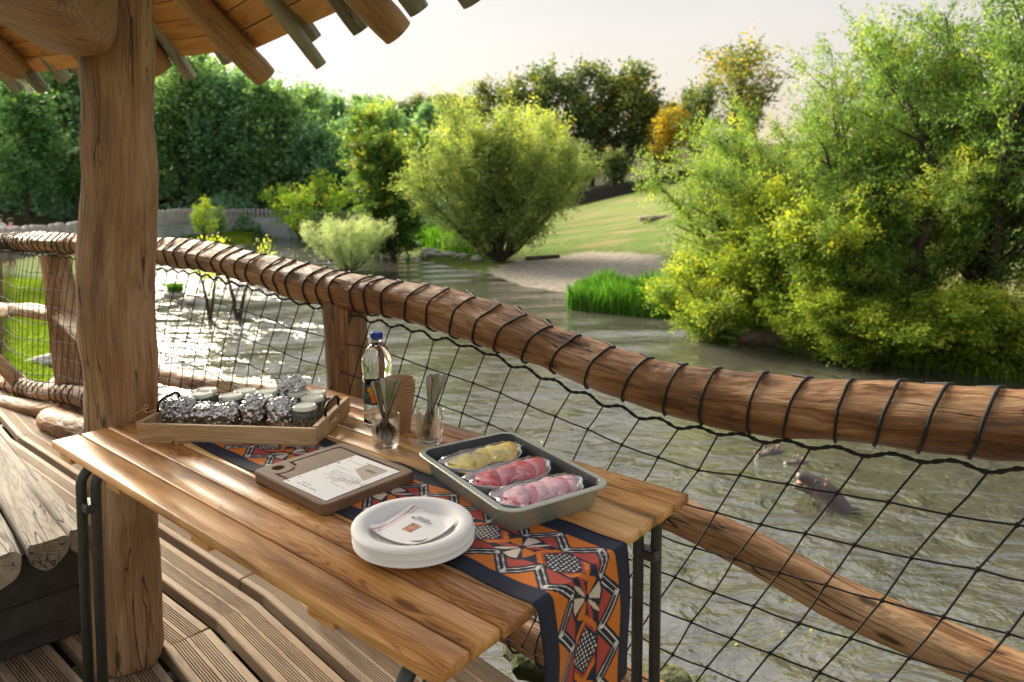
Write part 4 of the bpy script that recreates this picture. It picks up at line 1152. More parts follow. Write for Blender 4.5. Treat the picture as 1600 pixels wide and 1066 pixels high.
# ------------------------------------------------------------------ baking pan and wrapped platters
PH = math.atan2(-.126, .407)
pan = thing('baking_pan', 'grey metal baking pan with dark nonstick inside holding wrapped platters', 'baking pan', T(1.187, .5615), THEAD + PH)
pw_, pd_, ph_ = .425, .283, .056
mb = MB().loops([rrect(pw_ - .058, pd_ - .058, .025, 8, .0), rrect(pw_ - .050, pd_ - .050, .029, 8, .004), rrect(pw_ - .030, pd_ - .030, .033, 8, ph_ - .004), rrect(pw_ - .004, pd_ - .004, .042, 8, ph_ - .004), rrect(pw_, pd_, .044, 8, ph_ - .002), rrect(pw_ - .004, pd_ - .004, .042, 8, ph_),
                 rrect(pw_ - .030, pd_ - .030, .030, 8, ph_), rrect(pw_ - .034, pd_ - .034, .030, 8, ph_ - .003), rrect(pw_ - .054, pd_ - .054, .026, 8, .006), rrect(pw_ - .064, pd_ - .064, .022, 8, .0035)], mis=[0, 0, 0, 0, 0, 0, 1, 1, 1, 1])
mb.m = mb.m[:-2] + [0, 1]
mb.build('body', [M['pan_out'], M['pan_in']], pan, auto=40)
def pan_local(px, py, z):
    p = onz(px, py, z) - T(1.187, .5615, 0); a = THEAD + PH; c, s = math.cos(a), math.sin(a)
    return p[0] * c + p[1] * s, -p[0] * s + p[1] * c
def platter(i, xc, label, foods):
    a = THEAD + PH + R(90)
    c, s = math.cos(THEAD + PH), math.sin(THEAD + PH); b = T(1.187, .5615, TZ + .0075)
    t = thing('platter', label, 'platter', (b[0] + xc * c, b[1] + xc * s, b[2]), a - R(3 * (i - 1)), 'film-wrapped platters in the pan')
    L, Wd = .222, .112
    def leaf(sc, z, lift=0.0, n=40):
        P = []
        for k in range(n):
            an = k / n * 2 * math.pi; x = math.cos(an); y = math.sin(an)
            rx = L / 2 * (1 + .04 * math.cos(an * 9)); ry = Wd / 2 * (1 + .05 * math.cos(an * 7))
            P.append((math.copysign(abs(x) ** .82, x) * rx * sc, math.copysign(abs(y) ** .82, y) * ry * sc, z + lift * abs(x) ** 3))
        return np.array(P)
    MB().loops([leaf(.70, 0), leaf(.86, .010, .004), leaf(1.0, .027, .010), leaf(1.0, .029, .010), leaf(.97, .029, .010), leaf(.84, .013, .004), leaf(.68, .004)]).build('dish', M['dish'], t, auto=50)
    rng = np.random.default_rng(10 + i)
    for k in range(7):
        mm = M[foods[k % len(foods)]]
        x0 = -.064 + k * .021; r0 = rng.uniform(.038, .045); n = 24; tilt = rng.uniform(.12, .28)
        top = []; bot = []
        for q in range(n):
            an = q / n * 2 * math.pi; rr_ = r0 * (1 + .10 * math.sin(an * 3 + k))
            lx, ly = math.cos(an) * rr_ * .9, math.sin(an) * rr_ * 1.05
            wob = .0022 * math.sin(an * 2 + k * 1.7) + .0012 * math.sin(an * 5 + k)
            P = np.array([x0 + lx * math.cos(tilt) - wob, ly, .032 + k * .0008 + lx * math.sin(tilt) + wob - 3.5 * ly * ly])
            top.append(P + [0, 0, .0016]); bot.append(P - [0, 0, .0016])
        cen = np.mean(top, 0)
        ins = [np.asarray(p) * .5 + cen * .5 + [0, 0, .002 * math.sin(j + k)] for j, p in enumerate(top)]
        MB().loops([np.array(bot), np.array(top), np.array(ins)]).build('slice', mm, t, smooth=True)
    # cling film: a crinkled sheet stretched from the rim over the food
    nr, na = 14, 72; V = []; rw = np.random.default_rng(30 + i); phs = rw.uniform(0, 6.28, 6)
    for r_ in range(nr):
        f = 1 - r_ / (nr - 1) * .985
        lf = leaf(1.035 * f, 0, 0, na)
        for q in range(na):
            x, y = lf[q, 0], lf[q, 1]; an = q / na * 6.283
            z = .031 + .010 * abs(math.cos(an)) ** 3 * f + .018 * (1 - f ** 3)
            z += (.0018 * math.sin(an * 13 + phs[0]) + .0014 * math.sin(an * 23 + phs[1]) + .0012 * math.sin(an * 37 + phs[2] + f * 9)) * f ** 2 * 1.3 + .0012 * math.sin(x * 160 + y * 210 + phs[3])
            V.append((x, y, z))
    skirt = leaf(1.02, .018, .006, na) + np.random.default_rng(i).normal(0, .0014, (na, 3)); V = list(map(tuple, skirt)) + V; nr += 1
    F = [(r_ * na + q, r_ * na + (q + 1) % na, (r_ + 1) * na + (q + 1) % na, (r_ + 1) * na + q) for r_ in range(nr - 1) for q in range(na)]
    MB().add(V, F).build('film', M['film'], t, smooth=True)
for i, (px, py, lb, fd) in enumerate([(757, 700, 'film-wrapped platter of yellow cheese slices, farthest in the pan', ['cheese', 'cheese', 'cheese2', 'cheese']), (800, 728, 'film-wrapped platter of red cured meat in the middle of the pan', ['salami', 'ham', 'salami', 'ham']), (838, 765, 'film-wrapped platter of pale pink sliced meat, nearest in the pan', ['chicken', 'ham', 'chicken', 'chicken'])]):
    x, y = pan_local(px, py, TZ + .045); platter(i, (-.120, .0, .120)[i], lb, fd)

# ------------------------------------------------------------------ bottle, cups, glasses, cutlery
bt_ = thing('water_bottle', 'clear plastic water bottle with blue cap and orange label', 'bottle', T(.574, .683), 0)
bp = [(0, 0), (.026, 0), (.034, .004), (.0355, .012), (.0345, .018), (.0355, .03), (.0352, .062), (.0352, .122), (.0360, .128), (.0372, .138), (.0350, .144), (.0368, .152), (.0385, .166), (.0380, .184), (.0345, .202), (.0265, .219), (.0175, .231), (.0135, .238), (.0132, .243), (.016, .2435), (.016, .2455), (.0125, .246), (.0125, .2515), (0, .2515)]
bt_.scale = (1.16, 1.16, 1.03)
MB().lathe(bp, 48).build('body', M['pet'], bt_, smooth=True)
cpv = MB().lathe([(0, .2655), (.0128, .2655), (.0145, .264), (.0148, .247), (.0135, .2468), (.0135, .252), (0, .2522)][::-1], 36)
for k in range(36):
    a = k / 36 * 6.283; cpv.box((.0149 * math.cos(a), .0149 * math.sin(a), .2555), (.0009, .0009, .015), np.array([[math.cos(a), math.sin(a), 0], [-math.sin(a), math.cos(a), 0], [0, 0, 1]]))
cpv.build('cap', M['cap'], bt_, auto=40)
na, nz = 160, 70
AA, ZZ = np.meshgrid(np.linspace(-math.pi, math.pi, na), np.linspace(.063, .121, nz), indexing='ij')
LX, LY = AA * .0355, (ZZ - .092)
def label_col():
    C = np.full(AA.shape + (3,), 0.0); C[:] = (.060, .052, .044)
    C[LX < -.0165] = (.03, .035, .035)
    rng = np.random.default_rng(1)
    for rep in (-.112, 0, .112):   # orange continent-like shape: broad top, narrow foot
        x, y = LX - rep + .004, LY
        top = (((x + .002) / .0125) ** 2 + ((y - .014) / .0085) ** 2 < 1); mid = (np.abs(x - .002) < .0095 - (.006 - y) * .02) & (y < .016) & (y > -.004)
        low = (((x - .004) / .0072) ** 2 + ((y + .010) / .0145) ** 2 < 1)
        C[top] = (.66, .29, .012); C[mid] = (.64, .22, .012); C[low] = (.66, .13, .012)
        C[(np.abs(x + .016) < .004) & (np.abs(y + .006) < .009)] = (.06, .11, .085)
    C[(np.abs(LY) > .0275)] = (.04, .035, .03)
    for k, zz_ in enumerate((.010, .004, -.002, -.008)):
        m = (np.abs(LY - zz_) < .0011) & (LX > .018) & (LX < .040) & (rng.random(AA.shape) < .8); C[m] = (.5, .48, .42)
    return C
ai = np.arange(na * nz).reshape(na, nz); f_ = np.stack([ai[:-1, :-1], ai[1:, :-1], ai[1:, 1:], ai[:-1, 1:]], -1).reshape(-1, 4)
face = math.atan2(-T(.574, .683)[1], -T(.574, .683)[0]) - .25
me = mesh_np('label', np.stack([.0362 * np.cos(AA + face), .0362 * np.sin(AA + face), ZZ], -1).reshape(-1, 3), f_, M['paper'], True, None, label_col().reshape(-1, 3)); link('label', me, bt_)

cup_p = [(0, .002), (.0275, .002), (.0278, .0), (.0288, .0), (.0405, .106), (.0418, .1065), (.0428, .1085), (.0418, .1105), (.0402, .1100), (.0394, .106), (.0280, .004), (0, .004)]
cme = MB().lathe(cup_p, 48).mesh('paper_cup', M['kraft']); sharp(cme, 50)
cl = ['lowest brown paper cup of the nested stack, standing on the table', 'brown cup nested second from the bottom', 'brown cup in the middle of the nested stack', 'brown cup nested just under the topmost one', 'topmost brown paper cup with its open rim showing']
for i in range(5):
    o = link('paper_cup', cme, None, cl[i], 'cup', 'brown paper cups nested in one stack'); o.scale = (1.08, 1.08, 1.03); o.location = V3(T(.676, .680, TZ + i * .0095)); o.rotation_euler = (0, R(.5 * (i % 2)), i * .7)
gp = [(0, 0), (.028, 0), (.031, .002), (.0325, .006), (.0375, .083), (.0375, .0845), (.0365, .0855), (.0352, .0845), (.0350, .083), (.0305, .016), (.028, .012), (0, .0105)]
gme = MB().lathe(gp, 48).mesh('body', M['glass']); sharp(gme, 60)
GL = [((.748, .566), 'clear glass tumbler filled with spoons'), ((.815, .667), 'clear glass tumbler filled with forks')]
for (u, v), lb in GL:
    t = link('glass_tumbler', gme, None, lb, 'glass', 'glass tumblers holding cutlery'); t.location = V3(T(u, v)); t.scale = (1.07, 1.07, 1.02)
def ribbon(path, wid, th, mb=None, curve=None, nw=8):
    """flat bar along path in the XZ plane, width along Y, dished by curve"""
    mb = mb or MB(); P = np.asarray(path, float); m = len(P); N = np.gradient(P, axis=0); N /= np.linalg.norm(N, axis=1)[:, None]
    nr = np.stack([-N[:, 2], np.zeros(m), N[:, 0]], -1); nr *= np.sign(nr[:, [0]] + 1e-9)
    L = []
    for i in range(m):
        ys = np.linspace(-1, 1, nw); d = (curve[i] if curve is not None else 0)
        top = [P[i] + np.array([0, y * wid[i] / 2, 0]) + nr[i] * (th[i] / 2 * math.sqrt(max(0, 1 - (abs(y) ** 4))) - d * (1 - y * y)) for y in ys]
        bot = [P[i] + np.array([0, y * wid[i] / 2, 0]) + nr[i] * (-th[i] / 2 * math.sqrt(max(0, 1 - (abs(y) ** 4))) - d * (1 - y * y)) for y in ys[::-1]]
        L.append(np.array(top + bot))
    return mb.loops(L)
def spoon_mesh():
    t = np.linspace(0, 1, 46); z = t * .172; x = .006 * np.sin(t * 3.0) + .010 * np.exp(-((t - .02) / .2) ** 2)
    w = np.interp(t, [0, .02, .06, .12, .18, .25, .29, .34, .6, .85, .95, .985, 1], [.004, .016, .027, .033, .032, .022, .010, .0058, .0080, .0135, .0150, .010, .003])
    th = np.interp(t, [0, .2, .3, .4, 1], [.0012, .0013, .0026, .0028, .0018]); d = np.interp(t, [0, .03, .13, .24, .30, 1], [0, .003, .0085, .004, 0, 0])
    return ribbon(np.stack([x, 0 * t, z], -1), w * np.interp(t, [0, .3, .4, 1], [1.05, 1.1, 1.15, 1.15]), th, None, d).mesh('spoon', M['steel'], True)
def fork_mb():
    t = np.linspace(.28, 1, 34); f = lambda t: np.stack([.007 * np.sin(t * 3.0) + .008 * np.exp(-((t - .05) / .2) ** 2), 0 * t, t * .175], -1)
    w = np.interp(t, [.28, .33, .38, .44, .6, .85, .95, .985, 1], [.021, .0205, .013, .0058, .0080, .0135, .0150, .010, .003]); th = np.interp(t, [.28, .42, 1], [.0016, .0028, .0018])
    return ribbon(f(t), w * np.interp(t, [0, .38, .45, 1], [1, 1, 1.15, 1.15]), th), f
smesh = spoon_mesh(); sharp(smesh, 55)
def place_cutlery(o, u, v, az, tilt, depth, spin, base=.0135):
    """foot near the glass floor, leaning to azimuth az"""
    q = Matrix.Rotation(az, 4, 'Z') @ Matrix.Rotation(tilt, 4, 'Y') @ Matrix.Rotation(spin, 4, 'Z')
    p = T(u, v, TZ + base)
    o.matrix_basis = Matrix.Translation(V3(p) + Vector((math.cos(az), math.sin(az), 0)) * depth) @ q
vdir = math.atan2(T(.748, .566)[1], T(.748, .566)[0])
sl = ['spoon leaning farthest left in the glass', 'second spoon handle from the left in the glass', 'third spoon handle from the left', 'spoon standing upright near the centre', 'spoon leaning slightly right', 'spoon leaning farthest right in the glass']
for i, (leanx, leany) in enumerate([(-.27, .02), (-.20, -.04), (-.12, .05), (.10, .06), (.20, .02), (.29, -.04)]):
    o = link('spoon', smesh, None, sl[i], 'spoon', 'spoons standing in the left glass')
    az = math.atan2(leany, leanx); tl = math.hypot(leanx, leany)
    place_cutlery(o, .748, .566, az, tl, -.012 if abs(leanx) > .1 else -.006, -az - math.pi / 2 + random.Random(i).uniform(-.3, .3), .0135 + .002 * i)
def make_fork(label, leanx, leany, i):
    az = math.atan2(leany, leanx); tl = math.hypot(leanx, leany)
    mbk, f = fork_mb(); t = thing('fork', label, 'fork', (0, 0, 0), group='forks standing in the right glass')
    mbk.build('handle', M['steel'], t, smooth=True)
    for k in range(4):
        y0 = (k - 1.5) * .0057; tt = np.linspace(.0, .29, 12)
        P = f(tt) + np.stack([0 * tt, y0 + 0 * tt, 0 * tt], -1)
        MB().tube(P, np.interp(tt, [0, .05, .29], [.0007, .0012, .0015]), 6).build('tine', M['steel'], t, smooth=True)
    place_cutlery(t, .815, .667, az, tl, -.013, -az - math.pi / 2 + random.Random(i + 9).uniform(-.4, .4), .0135 + .002 * i)
fl = ['fork leaning left in the glass', 'second fork from the left', 'fork in the middle of the glass', 'fourth fork from the left', 'fork leaning farthest right in the glass']
for i, (lx, ly) in enumerate([(.00, .05), (.09, .06), (.17, -.02), (.21, .07), (.33, .0)]): make_fork(fl[i], lx, ly, i)

# ------------------------------------------------------------------ weathered bench on the left
bu, bv = uv_of(100, 835, .42)
bench = thing('log_bench', 'weathered grey half-log bench with split ends on a dark beam base', 'bench', T(bu, bv, DZ), THEAD - R(6))
hb = .42 - DZ
def half_log(v0, wv2, x1, th, seed, sag=0):
    rng = np.random.default_rng(seed); n = 26; xs = np.linspace(-2.6, x1, 60); L = []
    for x in xs:
        P = []
        w = wv2 * (1 + .05 * math.sin(x * 2.1 + seed) + .03 * math.sin(x * 7 + seed))
        for k in range(n):
            a = k / n * 2 * math.pi; c, s = math.cos(a), math.sin(a)
            yy = math.copysign(abs(c) ** .8, c) * w / 2; zz_ = (-(abs(s) ** .7) if s < 0 else 0) * th + (0.004 * math.sin(x * 9 + c * 6 + seed) if s >= 0 else 0)
            if s >= 0: zz_ -= .012 * abs(c) ** 6
            P.append((x + .012 * math.sin(c * 5 + seed) * (x == xs[-1]), v0 + yy + .02 * math.sin(x * 1.4 + seed), hb + zz_ + .006 * math.sin(x * 3 + seed * 2)))
        L.append(np.array(P))
    return MB().loops(L)
ends = [(.024, .058, .004, .075, 1), (-.058, .098, .0, .085, 2), (-.178, .125, .02, .10, 3), (-.32, .13, -.05, .10, 4)]
for v0, w, x1, th, sd_ in ends: half_log(v0, w, x1, th, sd_).build('seat_log', M['bench'], bench, auto=45)
MB().box((-1.35, -.11, hb - .165), (2.42, .40, .15), bev=.006).build('base_beam', M['dark'], bench)
MB().box((-1.36, -.11, hb - .292), (2.42, .38, .10), bev=.006).build('base_beam', M['dark'], bench)
for u in (-.30, -1.8): MB().box((u - .05, -.08, (hb - .344) / 2), (.16, .44, hb - .346), bev=.006).build('foot', M['dark'], bench)

# ------------------------------------------------------------------ vegetation
def tubes_np(paths, rads, n):
    V, F, W_, o = [], [], [], 0
    mb = MB()
    for P, r in zip(paths, rads): mb.tube(P, r, n, cap=False)
    return mb
def leaves_np(cent, dirs, size, aspect, rng, tint):
    N = len(cent)
    d = dirs + rng.normal(0, .6, (N, 3)); d /= np.linalg.norm(d, axis=1)[:, None]
    r = rng.normal(size=(N, 3)); s = np.cross(d, r); s /= np.linalg.norm(s, axis=1)[:, None] + 1e-9
    L = size * rng.uniform(.65, 1.3, N)[:, None]; w = L * aspect
    up = np.cross(d, s)
    a = cent - d * L / 2; b = cent + s * w / 2 + up * L * .06; c = cent + d * L / 2; e = cent - s * w / 2 + up * L * .06
    V = np.stack([a, b, c, e], 1).reshape(-1, 3)
    F = np.arange(4 * N).reshape(N, 4)
    return V, F, np.repeat(tint, 4)
def grow(seed, stems=6, height=7.0, spread=3.0, nb=14, nt_=8, nl=22, lb=1.6, lt=.8, leaf=.07, aspect=.35, t0=.22, upb=.5, trunk=0.0, r0=.09, jit=.09, tint_c=.45, tint_top=0.2, droop=0.0, tubes=2, bend=1.35, lenf=.55, dome=0.0, hvar=.75):
    """one tree: stems > branches > twigs > leaves; returns (wood builder, leaf arrays)"""
    rng = np.random.default_rng(seed); wood_p, wood_r, br_p, br_r = [], [], [], []; tw_c, tw_d, tw_L = [], [], []
    for i in range(stems):
        az = i / stems * 6.283 + rng.uniform(-.5, .5); h = height * rng.uniform(hvar, 1.05); sp = spread * rng.uniform(.35, 1.0) if stems > 1 else spread * .06
        h *= math.sqrt(max(.05, 1 - dome * (sp / spread) ** 2)) if stems > 1 else 1
        t = np.linspace(0, 1, 10); lat = sp * t ** bend
        P = np.stack([np.cos(az) * lat, np.sin(az) * lat, trunk * (stems > 1) * 0 + h * t * (1 - .12 * t * (stems > 1))], -1)
        P[1:, :2] += np.cumsum(rng.normal(0, .03 * height / 7, (9, 2)), 0)
        rr = r0 * (1 - t) ** .8 * rng.uniform(.7, 1.1) + r0 * .08
        wood_p.append(P); wood_r.append(rr)
        for k in range(nb):
            tb = t0 + (1 - t0) * ((k + rng.random()) / nb) ** .9; ii = min(8, int(tb * 9)); f = tb * 9 - ii
            o = P[ii] * (1 - f) + P[ii + 1] * f; tan = P[ii + 1] - P[ii]; tan /= np.linalg.norm(tan)
            a2 = rng.uniform(0, 6.283); out = np.array([math.cos(a2), math.sin(a2), 0]) * .9 + np.array([math.cos(az), math.sin(az), 0]) * (.35 if stems > 1 else 0)
            d = out + np.array([0, 0, upb]) + tan * .5; d /= np.linalg.norm(d)
            Lb = lb * (1 - lenf * abs(tb - .35) / .65) * rng.uniform(.65, 1.2)
            q = np.linspace(0, 1, 5)[:, None]; B = o + d * Lb * q + np.array([0, 0, 1]) * Lb * (.18 - droop) * q ** 2 + np.cumsum(rng.normal(0, .035 * Lb, (5, 3)), 0) * q
            br_p.append(B); br_r.append(rr[ii] * .38 * (1 - q[:, 0] * .8) + .004)
            for m in range(nt_):
                tq = rng.uniform(.25, 1.0); j = min(3, int(tq * 4)); ff = tq * 4 - j; o2 = B[j] * (1 - ff) + B[j + 1] * ff
                d2 = d * .7 + rng.normal(0, .65, 3) + np.array([0, 0, .15 - droop]); d2 /= np.linalg.norm(d2)
                tw_c.append(o2); tw_d.append(d2); tw_L.append(lt * rng.uniform(.5, 1.2))
    tw_c, tw_d, tw_L = np.array(tw_c), np.array(tw_d), np.array(tw_L); K = len(tw_c)
    ti = np.repeat(np.arange(K), nl); s = rng.uniform(.05, 1.0, len(ti))[:, None]
    cen = tw_c[ti] + tw_d[ti] * tw_L[ti][:, None] * s + rng.normal(0, jit, (len(ti), 3))
    cen[:, 2] -= droop * .8 * (s[:, 0] * tw_L[ti]) ** 2
    cen[:, 2] = np.maximum(cen[:, 2], .08)
    clump = rng.normal(0, .17, K)
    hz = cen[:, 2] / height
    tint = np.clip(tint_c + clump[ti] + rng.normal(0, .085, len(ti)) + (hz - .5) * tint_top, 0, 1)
    mb = MB()
    for P, r in zip(wood_p, wood_r): mb.tube(P, r, 7, cap=False)
    if tubes > 1:
        for P, r in zip(br_p, br_r): mb.tube(P, r, 4, cap=False)
    return mb, leaves_np(cen, tw_d[ti] - np.array([0, 0, droop]), leaf, aspect, rng, tint)
def tree_thing(name, label, cat, g, leaf_m, bark_m, loc, rz=0, sc=(1, 1, 1), group=None):
    mb, (V, F, tn_) = g
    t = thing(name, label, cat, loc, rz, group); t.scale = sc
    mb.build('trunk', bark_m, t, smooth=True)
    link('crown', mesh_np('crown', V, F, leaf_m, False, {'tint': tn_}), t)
    return t
def ground_at(px, py=None, Y=None, depth=None):
    if Y is None: p = onz(px, py, WZ); Y = p[1]
    x = (px - 800) / FPX * Y * 1.0
    return np.array([x, Y, gz(x, Y)])

# trees along the right bank
g_a = grow(1, stems=11, height=6.2, spread=2.9, nb=15, nt_=8, nl=46, lb=1.4, lt=.85, leaf=.085, aspect=.42, t0=.08, tint_c=.38, tint_top=.22, dome=.6, upb=.3, jit=.07, r0=.15, droop=.12)
g_b = grow(2, stems=9, height=8.4, spread=2.9, nb=17, nt_=8, nl=46, lb=1.8, lt=.95, leaf=.088, aspect=.42, t0=.12, tint_c=.34, tint_top=.22, dome=.5, upb=.3, jit=.07, r0=.15, droop=.12)
g_c = grow(3, stems=9, height=4.2, spread=1.9, nb=14, nt_=8, nl=30, lb=1.0, lt=.6, leaf=.105, aspect=.45, t0=.04, tint_c=.40, tint_top=.25, dome=.7, upb=.2, jit=.1)
RG = 'willow trees along the right bank'
def at_bank(px, Y): 
    x = (px - 800) / FPX * Y; return np.array([x, Y, gz(x, Y)])
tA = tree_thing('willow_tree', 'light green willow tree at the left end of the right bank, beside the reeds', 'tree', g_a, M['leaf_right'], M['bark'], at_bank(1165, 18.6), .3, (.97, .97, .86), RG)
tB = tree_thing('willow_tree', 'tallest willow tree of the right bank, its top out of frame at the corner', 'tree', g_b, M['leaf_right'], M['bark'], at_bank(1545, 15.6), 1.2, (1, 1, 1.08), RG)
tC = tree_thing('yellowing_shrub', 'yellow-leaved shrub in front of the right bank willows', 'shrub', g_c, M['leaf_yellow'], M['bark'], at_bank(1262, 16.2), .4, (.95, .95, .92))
def tcopy(src, loc, rz, sc, label, group=RG, cat=None):
    c = copy_tree(src); c.location = V3(loc); c.rotation_euler = (0, 0, rz); c.scale = sc; c['label'] = label
    if group: c['group'] = group
    elif 'group' in c: del c['group']
    if cat: c['category'] = cat
    return c
tcopy(tA, at_bank(1235, 19.6), 2.1, (1.05, 1.05, .95), 'willow tree just behind the yellow-leaved shrub')
tcopy(tB, at_bank(1350, 17.6), 4.0, (.85, .85, .90), 'tall willow tree right of the yellow-leaved shrub, reaching the upper frame')
tcopy(tB, at_bank(1450, 18.2), 2.6, (.95, .95, 1.0), 'tall willow tree left of the tallest one by the frame corner')
tcopy(tA, at_bank(1400, 15.8), 5.2, (.78, .78, .72), 'short willow with dark stems leaning over the water in front of the tall ones')
tcopy(tB, at_bank(1690, 15.2), 5.6, (.95, .95, 1.0), 'willow tree cut off by the right frame edge')
tcopy(tC, at_bank(1112, 17.6), 3.1, (.82, .82, .66), 'low bush at the water line under the leftmost willow of the right bank', None)
tcopy(tC, at_bank(1330, 15.0), 1.1, (.75, .75, .42), 'low yellowish bush overhanging the water right of the boulder', None)
tcopy(tC, at_bank(1470, 14.6), 2.3, (.9, .9, .42), 'low dark bush overhanging the water under the tallest willows', None)
tcopy(tC, at_bank(1580, 14.2), 4.0, (.8, .8, .5), 'low bush overhanging the water near the right frame edge', None)

# round willow and its neighbour
g_w = grow(5, stems=26, height=8.0, spread=4.1, nb=17, nt_=8, nl=30, lb=1.5, lt=1.0, leaf=.17, aspect=.30, t0=.10, tint_c=.48, tint_top=.35, upb=.25, bend=.72, r0=.10, dome=.62, jit=.12, hvar=.74)
pw0 = at_bank(782, 32.6)
tree_thing('round_willow', 'broad round willow with bare fanned stems on the far bank by the beach', 'tree', g_w, M['leaf_willow'], M['bark'], pw0, .2, (.98, .98, .98))
g_d = grow(6, stems=7, height=9.0, spread=2.3, nb=24, nt_=9, nl=26, lb=2.0, lt=1.0, leaf=.21, aspect=.55, t0=.05, tint_c=.42, tint_top=.35, upb=.45, r0=.12)
tD = tree_thing('alder_tree', 'upright mid green tree left of the round willow', 'tree', g_d, M['leaf_birch'], M['bark_grey'], at_bank(612, 38), .9, (1.05, 1.05, .90))
# silver bush on the islet
g_s = grow(7, stems=30, height=2.4, spread=2.1, nb=9, nt_=5, nl=16, lb=.6, lt=.4, leaf=.11, aspect=.28, t0=.08, bend=.7, tint_c=.5, upb=.8, r0=.025, jit=.06, tubes=1)
ps = onz(548, 424, WZ); tree_thing('silver_bush', 'silvery green bush growing out of the water behind the railing', 'shrub', g_s, M['leaf_silver'], M['bark_grey'], (ps[0], ps[1], WZ - .1), 0, (.95, .95, 1.0))
# forest on the left hillside
forest = []
for k in range(4):
    g = grow(20 + k, stems=1, height=12.5, spread=3.0, nb=46, nt_=9, nl=15, lb=4.3, lt=1.7, leaf=.42, aspect=.62, t0=.16, tint_c=.42, tint_top=.3, upb=.35, r0=.22, jit=.30, lenf=.75)
    forest.append(g)
FG = 'dark broadleaf trees of the forest hillside on the left'
rf = random.Random(12); src = []
spots = []
for row, (Y, zoff) in enumerate([(58, 0), (66, 0), (76, 0), (88, 0), (102, 0)]):
    xs = -64 + rf.uniform(0, 3)
    while xs < (-7.0 if row < 3 else 4):
        lim = -9 if row < 1 else (-10 if row < 2 else -9)
        if xs / Y * FPX + 800 < (640 if row < 3 else 770): spots.append((xs * Y / 62, Y + rf.uniform(-3, 3), row))
        xs += rf.uniform(4.2, 5.8)
spots += [(-17.5, 73, 1), (-14.2, 72, 1), (-11.5, 74, 1)]
for i, (x, Y, row) in enumerate(spots):
    k = i % 4; z = gz(x, Y) - .3
    px = 800 + FPX * x / Y
    ytop = np.interp(px, [-100, 150, 240, 300, 360, 420, 470, 520, 580, 640], [50, 80, 88, 84, 98, 117, 133, 146, 150, 150]) + (0, 0, 0, 0, 0)[row] + rf.uniform(-4, 10) + (12 if row == 0 else 0)
    hs_ = (CAMZ + (294 - ytop) / FPX * math.hypot(x, Y) * .97 - z) / 13.2
    hs_ = min(hs_, 1.45); hs_ = max(hs_, .45)
    sc = (min(1.15, hs_ * rf.uniform(.9, 1.1)),) * 2 + (hs_,)
    if len(src) < 4:
        t = tree_thing('forest_tree', 'dense dark green broadleaf tree of the forest on the left hillside', 'tree', forest[k], M['leaf_forest2' if k % 2 else 'leaf_forest'], M['bark'], (x, Y, z), rf.uniform(0, 6), sc, FG); src.append(t)
    else:
        tcopy(src[k], (x, Y, z), rf.uniform(0, 6), sc, 'dense dark green broadleaf tree of the forest on the left hillside', FG)
# lighter tree at the far left edge and the fence-side trees
def solo(srcT, px, Y, sc, rz, name, label, leafm=None, z=None):
    c = copy_tree(srcT); c.name = name; x = (px - 800) / FPX * Y
    c.location = (x, Y, gz(x, Y) if z is None else z); c.rotation_euler = (0, 0, rz); c.scale = sc; c['label'] = label
    if 'group' in c: del c['group']
    if leafm:
        for ch in c.children:
            if ch.data.name.startswith('crown'):
                ch.data = ch.data.copy(); ch.data.materials[0] = leafm
    return c
M['leaf_fleft'] = leafmat('fresh_forest_leaves', [(.0, (.025, .07, .028)), (.5, (.06, .13, .05)), (1.0, (.13, .20, .06))], .35)
solo(src[1], 45, 47, (.82, .82, .72), 1, 'broadleaf_tree', 'fresh green tree left of the post, in front of the dark forest', M['leaf_fleft'])
solo(src[2], 118, 52, (.55, .55, .50), 2, 'broadleaf_tree', 'small fresh green tree just left of the post behind the palms', M['leaf_fleft'])
g_e = grow(40, stems=4, height=4.4, spread=2.6, nb=10, nt_=7, nl=16, lb=1.5, lt=.8, leaf=.17, aspect=.55, t0=.35, tint_c=.5, tint_top=.3, upb=.25, r0=.09)
xe = (487 - 800) / FPX * 50
tE = tree_thing('spreading_tree', 'spreading bright green tree in front of the far fence', 'tree', g_e, M['leaf_bright'], M['bark'], (xe, 50, gz(xe, 50) + .2), 0, (1.15, 1.15, 1.42))
g_f = grow(41, stems=2, height=3.0, spread=.4, nb=16, nt_=5, nl=14, lb=.8, lt=.4, leaf=.12, aspect=.6, t0=.1, tint_c=.75, tint_top=.2, upb=.6, r0=.04)
xf = (318 - 800) / FPX * 44
tF = tree_thing('young_tree', 'slim yellow-green young tree in front of the concrete wall', 'tree', g_f, M['leaf_bright'], M['bark'], (xf, 44, gz(xf, 44)), 0, (.95, .95, .92))
solo(tF, 343, 46, (.9, .9, .72), 2, 'weeping_shrub', 'blue-green weeping shrub right of the slim young tree', M['leaf_fleft'])
# two bare-stemmed trees standing in the water
g_g = grow(42, stems=2, height=3.2, spread=.9, nb=7, nt_=4, nl=9, lb=.9, lt=.45, leaf=.13, aspect=.5, t0=.55, tint_c=.75, tint_top=.2, upb=.35, r0=.10, tubes=2)
pg = onz(372, 497, WZ); tG = tree_thing('water_tree', 'thin dark-trunked tree with yellow-green tuft standing in the lake, right one', 'tree', g_g, M['leaf_bright'], M['bark'], (pg[0], pg[1], WZ - .3), .4, (.78, .78, .84), 'leaning trees standing in the lake')
pg = onz(328, 500, WZ); tcopy(tG, (pg[0], pg[1], WZ - .3), 2.2, (.7, .7, .74), 'thin dark-trunked tree standing in the lake, left one', 'leaning trees standing in the lake')
